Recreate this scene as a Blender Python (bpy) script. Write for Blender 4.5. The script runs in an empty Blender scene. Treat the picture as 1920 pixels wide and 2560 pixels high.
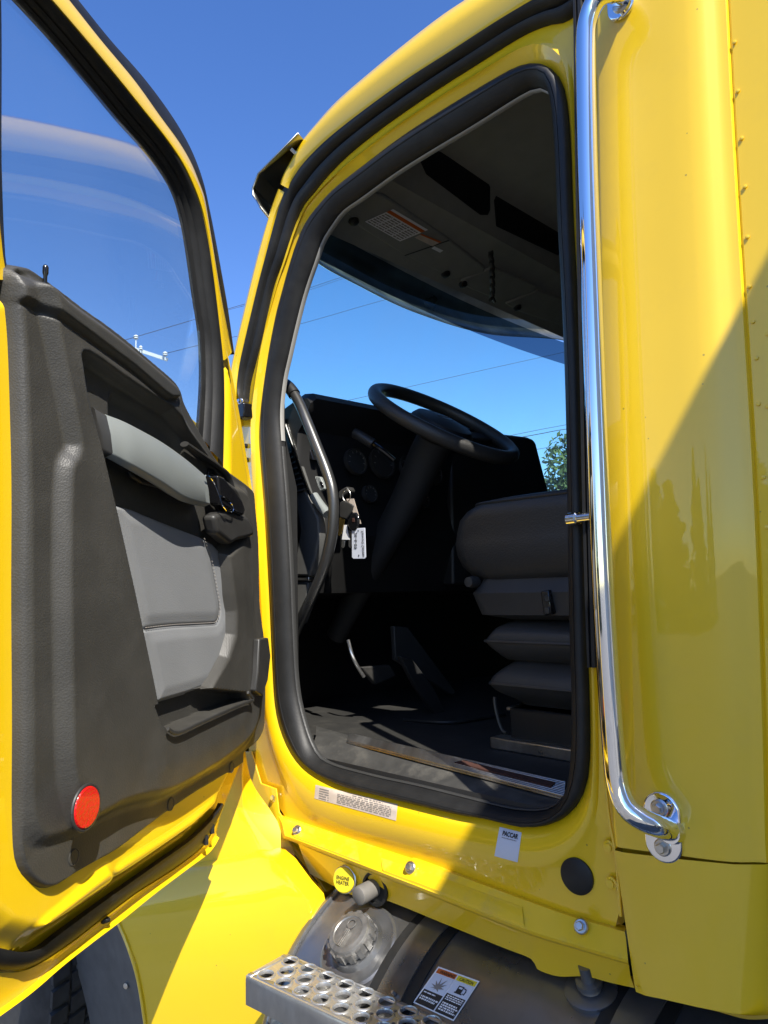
import bpy, bmesh, math, random
import numpy as np
from mathutils import Vector, Matrix
random.seed(7)
scn = bpy.context.scene
COL = scn.collection

# ------------------------------------------------------------------ camera
F = 1780.0                                   # focal length in photograph pixels (1920 x 2560)
PITCH, YAW, ROLL = math.radians(6.4), math.radians(45), math.radians(1.3)
CAM = np.array([0.0, -1.18, 1.70])
fwd = np.array([-math.cos(YAW)*math.cos(PITCH), math.sin(YAW)*math.cos(PITCH), math.sin(PITCH)])
rgt = np.cross(fwd, [0, 0, 1.0]); rgt /= np.linalg.norm(rgt)
upv = np.cross(rgt, fwd)
R_ = math.cos(ROLL)*rgt - math.sin(ROLL)*upv
U_ = math.sin(ROLL)*rgt + math.cos(ROLL)*upv
cd = bpy.data.cameras.new('camera'); cam = bpy.data.objects.new('camera', cd); COL.objects.link(cam)
cd.sensor_fit = 'VERTICAL'; cd.sensor_height = 36.0; cd.lens = F/2560*36.0
cd.clip_start = 0.02; cd.clip_end = 3000
M = Matrix.Identity(4)
for i in range(3):
    M[i][0], M[i][1], M[i][2], M[i][3] = R_[i], U_[i], -fwd[i], CAM[i]
cam.matrix_world = M
scn.camera = cam

# ------------------------------------------------------------------ sky, sun, exposure
SUN = np.array([0.74, -0.32, 0.92]); SUN /= np.linalg.norm(SUN)
w = bpy.data.worlds.new('World'); scn.world = w; w.use_nodes = True
nt = w.node_tree; bg = nt.nodes['Background']
sky = nt.nodes.new('ShaderNodeTexSky'); sky.sky_type = 'NISHITA'; sky.sun_disc = False
sky.sun_elevation = math.asin(SUN[2]); sky.sun_rotation = math.atan2(SUN[0], SUN[1])
sky.altitude = 300; sky.air_density = 1.0; sky.dust_density = 0.25; sky.ozone_density = 2.5
hs = nt.nodes.new('ShaderNodeHueSaturation'); hs.inputs['Hue'].default_value = 0.513; hs.inputs['Saturation'].default_value = 1.24
nt.links.new(sky.outputs[0], hs.inputs['Color']); nt.links.new(hs.outputs[0], bg.inputs[0]); bg.inputs[1].default_value = 0.135
sl = bpy.data.lights.new('sun', 'SUN'); sl.energy = 5.0; sl.angle = math.radians(0.35); sl.color = (1.0, 0.95, 0.86)
so = bpy.data.objects.new('sun', sl); COL.objects.link(so); so.location = (4, -4, 8)
so.rotation_euler = Vector(SUN).to_track_quat('Z', 'Y').to_euler()
scn.view_settings.view_transform = 'Standard'; scn.view_settings.look = 'None'
scn.view_settings.exposure = 0.9; scn.view_settings.gamma = 1.0
scn.view_settings.use_curve_mapping = False
scn.cycles.max_bounces = 8; scn.cycles.transparent_max_bounces = 16
scn.cycles.use_denoising = True

# ------------------------------------------------------------------ picture point -> world point on a given surface
def ray(px, py):
    v = fwd*F + R_*(px-960) + U_*(1280-py)
    return v/np.linalg.norm(v)
def onpl(px, py, n, p0):
    v = ray(px, py); n = np.asarray(n, float)
    return CAM + v*(np.dot(np.asarray(p0, float)-CAM, n)/np.dot(v, n))
def PY(px, py, y=0.0): return onpl(px, py, (0, 1, 0), (0, y, 0))
def PX(px, py, x): return onpl(px, py, (1, 0, 0), (x, 0, 0))
def PZ(px, py, z): return onpl(px, py, (0, 0, 1), (0, 0, z))
def LY(pts, y): return [PY(p[0], p[1], y) for p in pts]
# the open door: hinge point, direction along the door, direction out of its inner face
TH = math.radians(58); DH = np.array([-1.60, -0.05, 0.0])
DU = np.array([math.cos(TH), -math.sin(TH), 0.0]); DN = np.array([math.sin(TH), math.cos(TH), 0.0])
def PD(px, py, o=0.0): return onpl(px, py, DN, DH+DN*o)
def DA(px, py, o=0.0):
    p = PD(px, py, o); return ((p-DH) @ DU, p[2])
def dpt(a, z, h): return DH + DU*a + DN*h + np.array([0, 0, z])
def LD(pts, o): return [PD(p[0], p[1], o) for p in pts]
# fuel tank cylinder
TY, TZ, TR = 0.125, 0.655, 0.365
def PT(px, py, off=0.0):
    v = ray(px, py); r = TR+off
    oy, oz = CAM[1]-TY, CAM[2]-TZ
    a = v[1]**2+v[2]**2; b = 2*(oy*v[1]+oz*v[2]); c = oy*oy+oz*oz-r*r
    d = max(b*b-4*a*c, 0.0)
    return CAM + v*((-b-math.sqrt(d))/(2*a))

# ------------------------------------------------------------------ materials
def setin(n, k, v):
    if k in n.inputs: n.inputs[k].default_value = v
def mat(name, col, rough=0.5, metal=0.0, coat=0.0, coat_r=0.03, bump=None, bscale=50, var=0.0, vscale=6,
        spec=0.5, dust=0.0, dustcol=(0.35, 0.31, 0.24), rvar=0.0, stretch=None, bdist=0.002, specks=0.0):
    m = bpy.data.materials.new(name); m.use_nodes = True
    t = m.node_tree; b = t.nodes['Principled BSDF']
    setin(b, 'Base Color', (*col, 1)); setin(b, 'Roughness', rough); setin(b, 'Metallic', metal)
    setin(b, 'Coat Weight', coat); setin(b, 'Coat Roughness', coat_r); setin(b, 'Specular IOR Level', spec)
    tc = t.nodes.new('ShaderNodeTexCoord'); vec = tc.outputs['Object']
    if stretch:
        mp = t.nodes.new('ShaderNodeMapping'); mp.inputs['Scale'].default_value = stretch
        t.links.new(vec, mp.inputs[0]); vec = mp.outputs[0]
    colout = None
    if var:
        n = t.nodes.new('ShaderNodeTexNoise'); n.inputs['Scale'].default_value = vscale; n.inputs['Detail'].default_value = 6
        t.links.new(vec, n.inputs['Vector'])
        r = t.nodes.new('ShaderNodeValToRGB')
        r.color_ramp.elements[0].position = 0.3; r.color_ramp.elements[1].position = 0.72
        r.color_ramp.elements[0].color = (*[c*(1-var) for c in col], 1)
        r.color_ramp.elements[1].color = (*[min(1, c*(1+var)) for c in col], 1)
        t.links.new(n.outputs[0], r.inputs[0]); colout = r.outputs[0]
    if dust:
        n = t.nodes.new('ShaderNodeTexNoise'); n.inputs['Scale'].default_value = 14; n.inputs['Detail'].default_value = 9
        n.inputs['Roughness'].default_value = 0.7
        t.links.new(vec, n.inputs['Vector'])
        r = t.nodes.new('ShaderNodeMapRange'); r.inputs[1].default_value = 0.52; r.inputs[2].default_value = 0.8
        r.inputs[3].default_value = 0; r.inputs[4].default_value = dust
        t.links.new(n.outputs[0], r.inputs[0])
        x = t.nodes.new('ShaderNodeMix'); x.data_type = 'RGBA'
        t.links.new(r.outputs[0], x.inputs[0])
        if colout: t.links.new(colout, x.inputs[6])
        else: x.inputs[6].default_value = (*col, 1)
        x.inputs[7].default_value = (*dustcol, 1); colout = x.outputs[2]
    if specks:
        vo = t.nodes.new('ShaderNodeTexVoronoi'); vo.inputs['Scale'].default_value = 30; t.links.new(vec, vo.inputs['Vector'])
        lt = t.nodes.new('ShaderNodeMath'); lt.operation = 'LESS_THAN'; lt.inputs[1].default_value = 0.055
        t.links.new(vo.outputs['Distance'], lt.inputs[0])
        sp_ = t.nodes.new('ShaderNodeSeparateColor'); t.links.new(vo.outputs['Color'], sp_.inputs[0])
        gt_ = t.nodes.new('ShaderNodeMath'); gt_.operation = 'GREATER_THAN'; gt_.inputs[1].default_value = 0.72; t.links.new(sp_.outputs[0], gt_.inputs[0])
        mu = t.nodes.new('ShaderNodeMath'); mu.operation = 'MULTIPLY'; t.links.new(lt.outputs[0], mu.inputs[0]); t.links.new(gt_.outputs[0], mu.inputs[1])
        m2 = t.nodes.new('ShaderNodeMath'); m2.operation = 'MULTIPLY'; m2.inputs[1].default_value = specks; t.links.new(mu.outputs[0], m2.inputs[0])
        x2 = t.nodes.new('ShaderNodeMix'); x2.data_type = 'RGBA'; t.links.new(m2.outputs[0], x2.inputs[0])
        if colout: t.links.new(colout, x2.inputs[6])
        else: x2.inputs[6].default_value = (*col, 1)
        x2.inputs[7].default_value = (0.10, 0.07, 0.03, 1); colout = x2.outputs[2]
    if colout: t.links.new(colout, b.inputs['Base Color'])
    if rvar:
        n = t.nodes.new('ShaderNodeTexNoise'); n.inputs['Scale'].default_value = 9; n.inputs['Detail'].default_value = 7
        t.links.new(vec, n.inputs['Vector'])
        r = t.nodes.new('ShaderNodeMapRange'); r.inputs[1].default_value = 0.3; r.inputs[2].default_value = 0.7
        r.inputs[3].default_value = max(0.01, rough-rvar); r.inputs[4].default_value = rough+rvar
        t.links.new(n.outputs[0], r.inputs[0]); t.links.new(r.outputs[0], b.inputs['Roughness'])
    if bump:
        n = t.nodes.new('ShaderNodeTexVoronoi' if bump == 'grain' else 'ShaderNodeTexNoise')
        n.inputs['Scale'].default_value = bscale
        if bump != 'grain': n.inputs['Detail'].default_value = 4
        t.links.new(vec, n.inputs['Vector'])
        bp = t.nodes.new('ShaderNodeBump'); bp.inputs['Strength'].default_value = 0.5 if bump == 'grain' else 0.35
        bp.inputs['Distance'].default_value = bdist
        t.links.new(n.outputs[0], bp.inputs['Height']); t.links.new(bp.outputs[0], b.inputs['Normal'])
        if bump == 'peel': t.links.new(bp.outputs[0], b.inputs['Coat Normal'])
    return m
YEL = (0.83, 0.535, 0.004)
M_yel = mat('yellow_paint', YEL, 0.42, coat=1.0, coat_r=0.012, var=0.03, vscale=3, dust=0.10, dustcol=(0.46, 0.30, 0.05), bump='peel', bscale=30, bdist=0.00022, specks=0.55)
M_yeld = mat('dusty_yellow_paint', YEL, 0.5, coat=0.55, coat_r=0.12, var=0.05, vscale=9, dust=0.55, dustcol=(0.45, 0.33, 0.13), specks=0.7)
M_rub = mat('black_rubber', (0.013, 0.013, 0.013), 0.50, var=0.2, vscale=25, dust=0.25, dustcol=(0.06, 0.057, 0.05), spec=0.35, bump='noise', bscale=160, bdist=0.0006)
M_rubs = mat('dusty_sill_rubber', (0.036, 0.035, 0.032), 0.6, var=0.25, vscale=30, dust=0.7, dustcol=(0.13, 0.12, 0.10))
M_trim = mat('grained_charcoal_plastic', (0.043, 0.041, 0.036), 0.50, bump='grain', bscale=340, bdist=0.0006, var=0.14, vscale=12, dust=0.22, dustcol=(0.11, 0.105, 0.095), rvar=0.08)
M_dark = mat('smooth_charcoal_plastic', (0.030, 0.029, 0.027), 0.42, var=0.12, vscale=20, rvar=0.08)
M_ins = mat('grey_vinyl', (0.20, 0.205, 0.210), 0.55, bump='grain', bscale=420, bdist=0.0005, var=0.05, vscale=9)
M_pull = mat('silver_plastic', (0.185, 0.200, 0.193), 0.42, var=0.03, vscale=12, rvar=0.05)
M_blk = mat('gloss_black_plastic', (0.008, 0.008, 0.009), 0.12, rvar=0.05)
M_int = mat('black_cab_plastic', (0.009, 0.009, 0.009), 0.5, var=0.2, vscale=20)
M_int2 = mat('charcoal_cab_plastic', (0.032, 0.032, 0.031), 0.5, var=0.1, vscale=15, bump='grain', bscale=300, bdist=0.0005)
M_hdl = mat('grey_headliner', (0.23, 0.23, 0.205), 0.75, var=0.06, vscale=18)
M_beige = mat('pale_pillar_trim', (0.30, 0.293, 0.27), 0.6, var=0.04)
M_int3 = mat('grey_dash_plastic', (0.085, 0.085, 0.082), 0.5, var=0.08, vscale=15, bump='grain', bscale=300, bdist=0.0004)
M_tube = mat('satin_black_tube', (0.10, 0.10, 0.098), 0.33, metal=0.75, rvar=0.06)
M_seat = mat('charcoal_leather', (0.027, 0.0265, 0.025), 0.45, bump='grain', bscale=220, bdist=0.001, var=0.1)
M_chr = mat('chrome', (0.86, 0.87, 0.88), 0.045, metal=1.0, rvar=0.03)
M_ss = mat('polished_stainless', (0.62, 0.62, 0.60), 0.12, metal=1.0, rvar=0.06)
M_ssd = mat('weathered_stainless', (0.34, 0.34, 0.31), 0.36, metal=1.0, var=0.2, vscale=12, rvar=0.1)
M_steel = mat('dull_steel', (0.55, 0.54, 0.52), 0.35, metal=1.0, var=0.15, vscale=60, rvar=0.12)
M_alu = mat('dusty_aluminium', (0.20, 0.202, 0.206), 0.34, metal=0.80, var=0.25, vscale=14, dust=0.40, dustcol=(0.12, 0.118, 0.115), rvar=0.12, bump='noise', bscale=70, bdist=0.0004)
M_step = mat('bright_stamped_aluminium', (0.50, 0.495, 0.48), 0.34, metal=0.75, var=0.10, vscale=30, rvar=0.1, dust=0.25, dustcol=(0.30, 0.29, 0.27), stretch=(1, 12, 1))
M_cap = mat('weathered_cast_aluminium', (0.26, 0.255, 0.245), 0.45, metal=0.75, var=0.3, vscale=45, dust=0.6, dustcol=(0.22, 0.19, 0.15), bump='noise', bscale=140, bdist=0.0012)
M_tyre = mat('tyre_rubber', (0.022, 0.022, 0.022), 0.75, var=0.3, vscale=30, dust=0.4, dustcol=(0.08, 0.075, 0.07))
M_liner = mat('grey_wheel_liner', (0.085, 0.085, 0.083), 0.6, var=0.15, vscale=20, dust=0.3, dustcol=(0.16, 0.15, 0.14))
M_white = mat('white_print', (0.78, 0.78, 0.78), 0.45)
M_paper = mat('weathered_label_stock', (0.55, 0.46, 0.38), 0.5, var=0.12, vscale=40)
M_lab = mat('cool_white_label', (0.60, 0.63, 0.70), 0.4, var=0.04)
M_ink = mat('black_print', (0.012, 0.012, 0.013), 0.5)
M_inkg = mat('grey_print', (0.22, 0.20, 0.18), 0.5)
M_org = mat('orange_print', (0.52, 0.11, 0.012), 0.45)
M_lyel = mat('yellow_print', (0.72, 0.58, 0.02), 0.45)
M_plug = mat('grey_plastic_cap', (0.14, 0.132, 0.12), 0.6, var=0.1, vscale=50)
M_brass = mat('brass', (0.62, 0.42, 0.12), 0.3, metal=1.0)
M_mat = mat('floor_mat_rubber', (0.014, 0.0135, 0.012), 0.75, var=0.3, vscale=16, dust=0.6, dustcol=(0.055, 0.05, 0.042), bump='noise', bscale=90, bdist=0.001)
M_ground = mat('light_asphalt', (0.13, 0.125, 0.118), 0.9, var=0.3, vscale=1.5, bump='noise', bscale=60, bdist=0.004)
M_wood = mat('weathered_pole_wood', (0.24, 0.22, 0.19), 0.8, var=0.2, vscale=12)
M_wire = mat('wire', (0.03, 0.03, 0.035), 0.5)
M_por = mat('pale_insulator', (0.62, 0.68, 0.72), 0.25)
M_leaf = mat('broad_leaf_green', (0.075, 0.11, 0.03), 0.55, var=0.35, vscale=0.9)
M_fir = mat('fir_green', (0.030, 0.055, 0.020), 0.6, var=0.35, vscale=0.9)
M_bark = mat('bark', (0.10, 0.075, 0.05), 0.9, var=0.3, vscale=10)
M_trl = mat('white_trailer_skin', (0.55, 0.55, 0.53), 0.4, var=0.05, vscale=2)
M_carpet = mat('brown_grip_strip', (0.045, 0.014, 0.008), 0.9, bump='noise', bscale=300, bdist=0.003, var=0.4, vscale=120)
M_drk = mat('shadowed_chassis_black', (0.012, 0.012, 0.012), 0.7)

def glass(name, tint, rough=0.0, base=0.045, film=0.0):
    m = bpy.data.materials.new(name); m.use_nodes = True; t = m.node_tree; t.nodes.clear()
    o = t.nodes.new('ShaderNodeOutputMaterial'); mx = t.nodes.new('ShaderNodeMixShader')
    tr = t.nodes.new('ShaderNodeBsdfTransparent'); tr.inputs[0].default_value = (*tint, 1)
    g = t.nodes.new('ShaderNodeBsdfGlossy'); g.inputs['Roughness'].default_value = rough
    lw = t.nodes.new('ShaderNodeLayerWeight'); lw.inputs[0].default_value = 0.5
    pw = t.nodes.new('ShaderNodeMath'); pw.operation = 'POWER'; pw.inputs[1].default_value = 5.0
    f = t.nodes.new('ShaderNodeMath'); f.operation = 'MULTIPLY_ADD'; f.inputs[1].default_value = 0.92; f.inputs[2].default_value = base
    t.links.new(lw.outputs['Facing'], pw.inputs[0]); t.links.new(pw.outputs[0], f.inputs[0])
    t.links.new(f.outputs[0], mx.inputs[0]); t.links.new(tr.outputs[0], mx.inputs[1]); t.links.new(g.outputs[0], mx.inputs[2])
    if film:                                              # thin uneven film of road dust on the glass
        tc = t.nodes.new('ShaderNodeTexCoord'); nz = t.nodes.new('ShaderNodeTexNoise'); nz.inputs['Scale'].default_value = 5.0; nz.inputs['Detail'].default_value = 8
        mp = t.nodes.new('ShaderNodeMapping'); mp.inputs['Scale'].default_value = (1.0, 1.0, 0.35)
        t.links.new(tc.outputs['Object'], mp.inputs[0]); t.links.new(mp.outputs[0], nz.inputs['Vector'])
        mr = t.nodes.new('ShaderNodeMapRange'); mr.inputs[1].default_value = 0.35; mr.inputs[2].default_value = 0.75
        mr.inputs[3].default_value = film*0.4; mr.inputs[4].default_value = film*1.6; t.links.new(nz.outputs[0], mr.inputs[0])
        df = t.nodes.new('ShaderNodeBsdfTranslucent'); df.inputs[0].default_value = (0.75, 0.78, 0.78, 1)
        d2_ = t.nodes.new('ShaderNodeBsdfDiffuse'); d2_.inputs[0].default_value = (0.6, 0.6, 0.58, 1)
        ad = t.nodes.new('ShaderNodeAddShader'); t.links.new(df.outputs[0], ad.inputs[0]); t.links.new(d2_.outputs[0], ad.inputs[1])
        m3 = t.nodes.new('ShaderNodeMixShader'); t.links.new(mr.outputs[0], m3.inputs[0]); t.links.new(mx.outputs[0], m3.inputs[1]); t.links.new(ad.outputs[0], m3.inputs[2])
        t.links.new(m3.outputs[0], o.inputs[0]); return m
    t.links.new(mx.outputs[0], o.inputs[0]); return m
M_band = glass('windscreen_tint_band', (0.16, 0.24, 0.30))
M_glass = glass('door_glass', (0.95, 0.98, 0.98), base=0.14, film=0.006)
M_wind = glass('windscreen_glass', (0.68, 0.97, 0.93), film=0.07)
def redlens():
    m = mat('red_reflector', (0.62, 0.010, 0.008), 0.25, coat=0.4, bump='grain', bscale=200, bdist=0.0015)
    return m
M_red = redlens()

# ------------------------------------------------------------------ object helpers
ORG = {}
def _reg(o, org, parent):
    ORG[o] = np.asarray(org, float)
    if parent is not None:
        o.parent = parent; o.location = Vector(ORG[o]-ORG[parent])
    else: o.location = Vector(ORG[o])
    COL.objects.link(o); return o
def empty(name, loc, parent=None):
    o = bpy.data.objects.new(name, None); o.empty_display_size = 0.2; return _reg(o, loc, parent)
def tag(o, label=None, cat=None, group=None, kind=None):
    for k, v in (('label', label), ('category', cat), ('group', group), ('kind', kind)):
        if v: o[k] = v
    return o
def mesh(name, verts, faces, m, parent=None, smooth=True, angle=35, bevel=0.0, bseg=2, mats=None, fmat=None, solid=0.0):
    V = np.asarray(verts, float); c = (V.min(0)+V.max(0))/2
    me = bpy.data.meshes.new(name); me.from_pydata((V-c).tolist(), [], [list(map(int, f)) for f in faces])
    for mm in (mats or [m]): me.materials.append(mm)
    bm = bmesh.new(); bm.from_mesh(me)
    bmesh.ops.remove_doubles(bm, verts=bm.verts, dist=1e-6)
    bmesh.ops.recalc_face_normals(bm, faces=bm.faces); bm.to_mesh(me); bm.free()
    if fmat is not None and len(fmat) == len(me.polygons):
        me.polygons.foreach_set('material_index', list(fmat))
    if smooth:
        me.shade_smooth(); me.set_sharp_from_angle(angle=math.radians(angle))
    me.update()
    o = bpy.data.objects.new(name, me); _reg(o, c, parent)
    if solid:
        s = o.modifiers.new('thickness', 'SOLIDIFY'); s.thickness = solid; s.offset = 0
    if bevel:
        b = o.modifiers.new('bevel', 'BEVEL'); b.width = bevel; b.segments = bseg; b.limit_method = 'ANGLE'; b.angle_limit = math.radians(30)
    return o
def smooth_curve(pts, n, closed=False):
    P = [np.asarray(p, float) for p in pts]; out = []
    k = len(P); rng = k if closed else k-1
    for i in range(rng):
        if closed: a, b, c, d = P[(i-1) % k], P[i], P[(i+1) % k], P[(i+2) % k]
        else: a, b, c, d = P[max(i-1, 0)], P[i], P[i+1], P[min(i+2, k-1)]
        for t in np.linspace(0, 1, 10, endpoint=False):
            out.append(0.5*((2*b)+(c-a)*t+(2*a-5*b+4*c-d)*t*t+(3*b-a-3*c+d)*t**3))
    if not closed: out.append(P[-1])
    else: out.append(out[0])
    Q = np.array(out); L = np.r_[0, np.cumsum(np.linalg.norm(np.diff(Q, axis=0), axis=1))]
    s = np.linspace(0, L[-1], n, endpoint=not closed)
    return np.array([[np.interp(x, L, Q[:, j]) for j in range(Q.shape[1])] for x in s])
def straight(pts, n):
    Q = np.array([np.asarray(p, float) for p in pts]); L = np.r_[0, np.cumsum(np.linalg.norm(np.diff(Q, axis=0), axis=1))]
    s = np.linspace(0, L[-1], n)
    return np.array([[np.interp(x, L, Q[:, j]) for j in range(Q.shape[1])] for x in s])
def loftdata(curves, closed=False, closed_v=False):
    n = len(curves[0]); k = len(curves)
    V = np.concatenate([np.asarray(c, float) for c in curves]); Fc = []
    for j in range(k if closed_v else k-1):
        j2 = (j+1) % k
        for i in range(n if closed else n-1):
            i2 = (i+1) % n
            Fc.append((j*n+i, j*n+i2, j2*n+i2, j2*n+i))
    return V, Fc
def loft(name, curves, m, parent=None, closed=False, closed_v=False, caps=False, **k):
    V, Fc = loftdata(curves, closed, closed_v); n = len(curves[0])
    if caps:
        if closed_v:
            Fc.append([j*n for j in range(len(curves))]); Fc.append([j*n+n-1 for j in range(len(curves))][::-1])
        else:
            Fc.append(list(range(n))); Fc.append([(len(curves)-1)*n+i for i in range(n)][::-1])
    return mesh(name, V, Fc, m, parent, **k)
def frames(P, hint):
    P = np.asarray(P, float); T = np.gradient(P, axis=0); T /= np.linalg.norm(T, axis=1)[:, None]
    out = []
    h = np.asarray(hint, float)
    for t in T:
        s = np.cross(h, t); s /= np.linalg.norm(s)+1e-9
        n = np.cross(t, s); out.append((s, n))
    return out
def sweepdata(path, prof, hint=(0, 0, 1)):
    fr = frames(path, hint); curves = []
    for (a, b) in prof:
        curves.append(np.array([p+s*a+n*b for p, (s, n) in zip(path, fr)]))
    return loftdata(curves, closed=False, closed_v=True)
def circ(r, n=12, ry=None):
    return [(r*math.cos(2*math.pi*i/n), (ry or r)*math.sin(2*math.pi*i/n)) for i in range(n)]
def sweep(name, path, prof, m, parent=None, hint=(0, 0, 1), caps=True, **k):
    V, Fc = sweepdata(path, prof, hint); n = len(path); q = len(prof)
    if caps:
        Fc = list(Fc)+[[j*n for j in range(q)], [j*n+n-1 for j in range(q)][::-1]]
    return mesh(name, V, Fc, m, parent, **k)
def tube(name, path, r, m, parent=None, n=12, hint=(0.01, 0.02, 1), **k):
    return sweep(name, path, circ(r, n), m, parent, hint, **k)
def prismdata(pts, vec):
    P = [np.asarray(p, float) for p in pts]; v = np.asarray(vec, float); n = len(P)
    V = P+[p+v for p in P]
    Fc = [list(range(n)), list(range(2*n-1, n-1, -1))]+[(i, (i+1) % n, n+(i+1) % n, n+i) for i in range(n)]
    return V, Fc
def prism(name, pts, vec, m, parent=None, **k):
    V, Fc = prismdata(pts, vec); return mesh(name, V, Fc, m, parent, **k)
def boxdata(lo, hi):
    lo = np.asarray(lo, float); hi = np.asarray(hi, float)
    V = [(lo[0] if i & 1 == 0 else hi[0], lo[1] if i & 2 == 0 else hi[1], lo[2] if i & 4 == 0 else hi[2]) for i in range(8)]
    return V, [(0, 2, 3, 1), (4, 5, 7, 6), (0, 1, 5, 4), (2, 6, 7, 3), (0, 4, 6, 2), (1, 3, 7, 5)]
def box(name, lo, hi, m, parent=None, **k):
    V, Fc = boxdata(lo, hi); return mesh(name, V, Fc, m, parent, **k)
def join(*datas):
    V, Fc = [], []
    for v, f in datas:
        b = len(V); V += [tuple(x) for x in v]; Fc += [[b+i for i in q] for q in f]
    return V, Fc
def lathedata(c, axis, prof, n=24, ref=None):
    ax = np.asarray(axis, float); ax /= np.linalg.norm(ax)
    r = np.asarray(ref if ref is not None else ((0, 0, 1) if abs(ax[2]) < 0.9 else (1, 0, 0)), float)
    u = r-ax*(r@ax); u /= np.linalg.norm(u); v = np.cross(ax, u); c = np.asarray(c, float)
    curves = []
    for (rad, h) in prof:
        curves.append(np.array([c+ax*h+(u*math.cos(2*math.pi*i/n)+v*math.sin(2*math.pi*i/n))*rad for i in range(n)]))
    V, Fc = loftdata(curves, closed=True)
    Fc = list(Fc)+[list(range(n)), [(len(prof)-1)*n+i for i in range(n)][::-1]]
    return V, Fc
def lathe(name, c, axis, prof, m, parent=None, n=24, ref=None, **k):
    V, Fc = lathedata(c, axis, prof, n, ref); return mesh(name, V, Fc, m, parent, **k)
def bolt(parent, p, axis, r=0.011, m=None, washer=True, name='bolt'):
    d = [lathedata(p, axis, [(r*0.62, 0.002), (r*0.62, 0.010), (r*0.5, 0.012), (0.0005, 0.012)], 6)]
    if washer: d.append(lathedata(p, axis, [(r, -0.001), (r, 0.002), (r*0.85, 0.004), (r*0.6, 0.004)], 20))
    return mesh(name, *join(*d), m or M_steel, parent, angle=30)
def textdata(body, shear=0.0, bold=0.0, space=1.0):
    cu = bpy.data.curves.new('lettering', 'FONT'); cu.body = body; cu.size = 1.0; cu.shear = shear; cu.offset = bold
    cu.space_character = space; cu.resolution_u = 3; cu.fill_mode = 'FRONT'
    o = bpy.data.objects.new('lettering', cu); COL.objects.link(o)
    dg = bpy.context.evaluated_depsgraph_get(); me = bpy.data.meshes.new_from_object(o.evaluated_get(dg))
    V = np.array([v.co[:2] for v in me.vertices]); Fc = [list(p.vertices) for p in me.polygons]
    bpy.data.objects.remove(o); bpy.data.curves.remove(cu); bpy.data.meshes.remove(me)
    V = (V-V.min(0))/(V.max(0)-V.min(0)); return V, Fc       # normalised to the unit square, v up
def text_on(name, body, fn, m, parent, u0, v0, u1, v1, rot=False, **k):
    V, Fc = textdata(body, **k); W = []
    for (x, y) in V:
        if rot: u, v = u0+(u1-u0)*y, v0+(v1-v0)*x
        else: u, v = u0+(u1-u0)*x, v0+(v1-v0)*(1-y)
        W.append(fn(u, v))
    return mesh(name, W, Fc, m, parent, smooth=False)
def quadfn(c, place, *a):
    """unit square (u right, v down) -> four picture corners TL,TR,BR,BL -> surface"""
    c = [np.array(p, float) for p in c]
    def f(u, v):
        p = (c[0]*(1-u)+c[1]*u)*(1-v)+(c[3]*(1-u)+c[2]*u)*v
        return place(p[0], p[1], *a)
    return f
def patch(name, fn, m, parent, u0=0, v0=0, u1=1, v1=1, nu=10, nv=10):
    V = [fn(u0+(u1-u0)*i/nu, v0+(v1-v0)*j/nv) for j in range(nv+1) for i in range(nu+1)]
    Fc = [(j*(nu+1)+i, j*(nu+1)+i+1, (j+1)*(nu+1)+i+1, (j+1)*(nu+1)+i) for j in range(nv) for i in range(nu)]
    return mesh(name, V, Fc, m, parent)
def printrows(name, fn, m, parent, rows):
    """rows of small print: (u0,u1,v,height); broken dashes like far-off words"""
    V, Fc = [], []
    for (u0, u1, v, h) in rows:
        u = u0
        while u < u1:
            wd = random.uniform(0.018, 0.06)*(1 if u1-u0 > 0.3 else 2)
            e = min(u+wd, u1); b = len(V)
            V += [fn(u, v), fn(e, v), fn(e, v+h), fn(u, v+h)]; Fc.append((b, b+1, b+2, b+3)); u = e+random.uniform(0.008, 0.018)
    return tag(mesh(name, V, Fc, m, parent, smooth=False), kind='stuff')

# distance helpers for moulded panels
def sdf(poly, A, Z):
    P = np.asarray(poly, float); d = np.full(A.shape, 1e9); ins = np.zeros(A.shape, bool); n = len(P)
    for i in range(n):
        x1, y1 = P[i]; x2, y2 = P[(i+1) % n]; ex, ey = x2-x1, y2-y1; L = ex*ex+ey*ey+1e-12
        t = np.clip(((A-x1)*ex+(Z-y1)*ey)/L, 0, 1)
        d = np.minimum(d, np.hypot(A-x1-t*ex, Z-y1-t*ey))
        c = ((y1 > Z) != (y2 > Z)) & (A < (x2-x1)*(Z-y1)/(y2-y1+1e-12)+x1); ins ^= c
    return np.where(ins, -d, d)
def sst(x, a, b):
    t = np.clip((x-a)/(b-a), 0, 1); return t*t*(3-2*t)
def dpoly(px, o=0.0, n=None):
    P = [DA(p[0], p[1], o) for p in px]
    if n: P = smooth_curve(P, n, True)
    return np.array(P)
def field(name, a0, a1, z0, z1, st, hf, m, parent, keep=None, back=None):
    na, nz = int((a1-a0)/st)+1, int((z1-z0)/st)+1
    A, Z = np.meshgrid(np.linspace(a0, a1, na), np.linspace(z0, z1, nz)); H = hf(A, Z)
    K = keep(A, Z, H) if keep else np.ones(A.shape, bool)
    idx = -np.ones(A.shape, int); idx[K] = np.arange(K.sum())
    V = DH[None]+A[K][:, None]*DU+H[K][:, None]*DN+Z[K][:, None]*np.array([0, 0, 1.0])
    q = np.stack([idx[:-1, :-1], idx[:-1, 1:], idx[1:, 1:], idx[1:, :-1]], -1).reshape(-1, 4)
    q = q[(q >= 0).all(1)]
    return mesh(name, V, q.tolist(), m, parent, angle=50)

# ================================================================== the setting
g = mesh('ground', [(-600, -600, 0), (600, -600, 0), (600, 600, 0), (-600, 600, 0)], [(0, 1, 2, 3)], M_ground, smooth=False)
tag(g, kind='structure')

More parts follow.
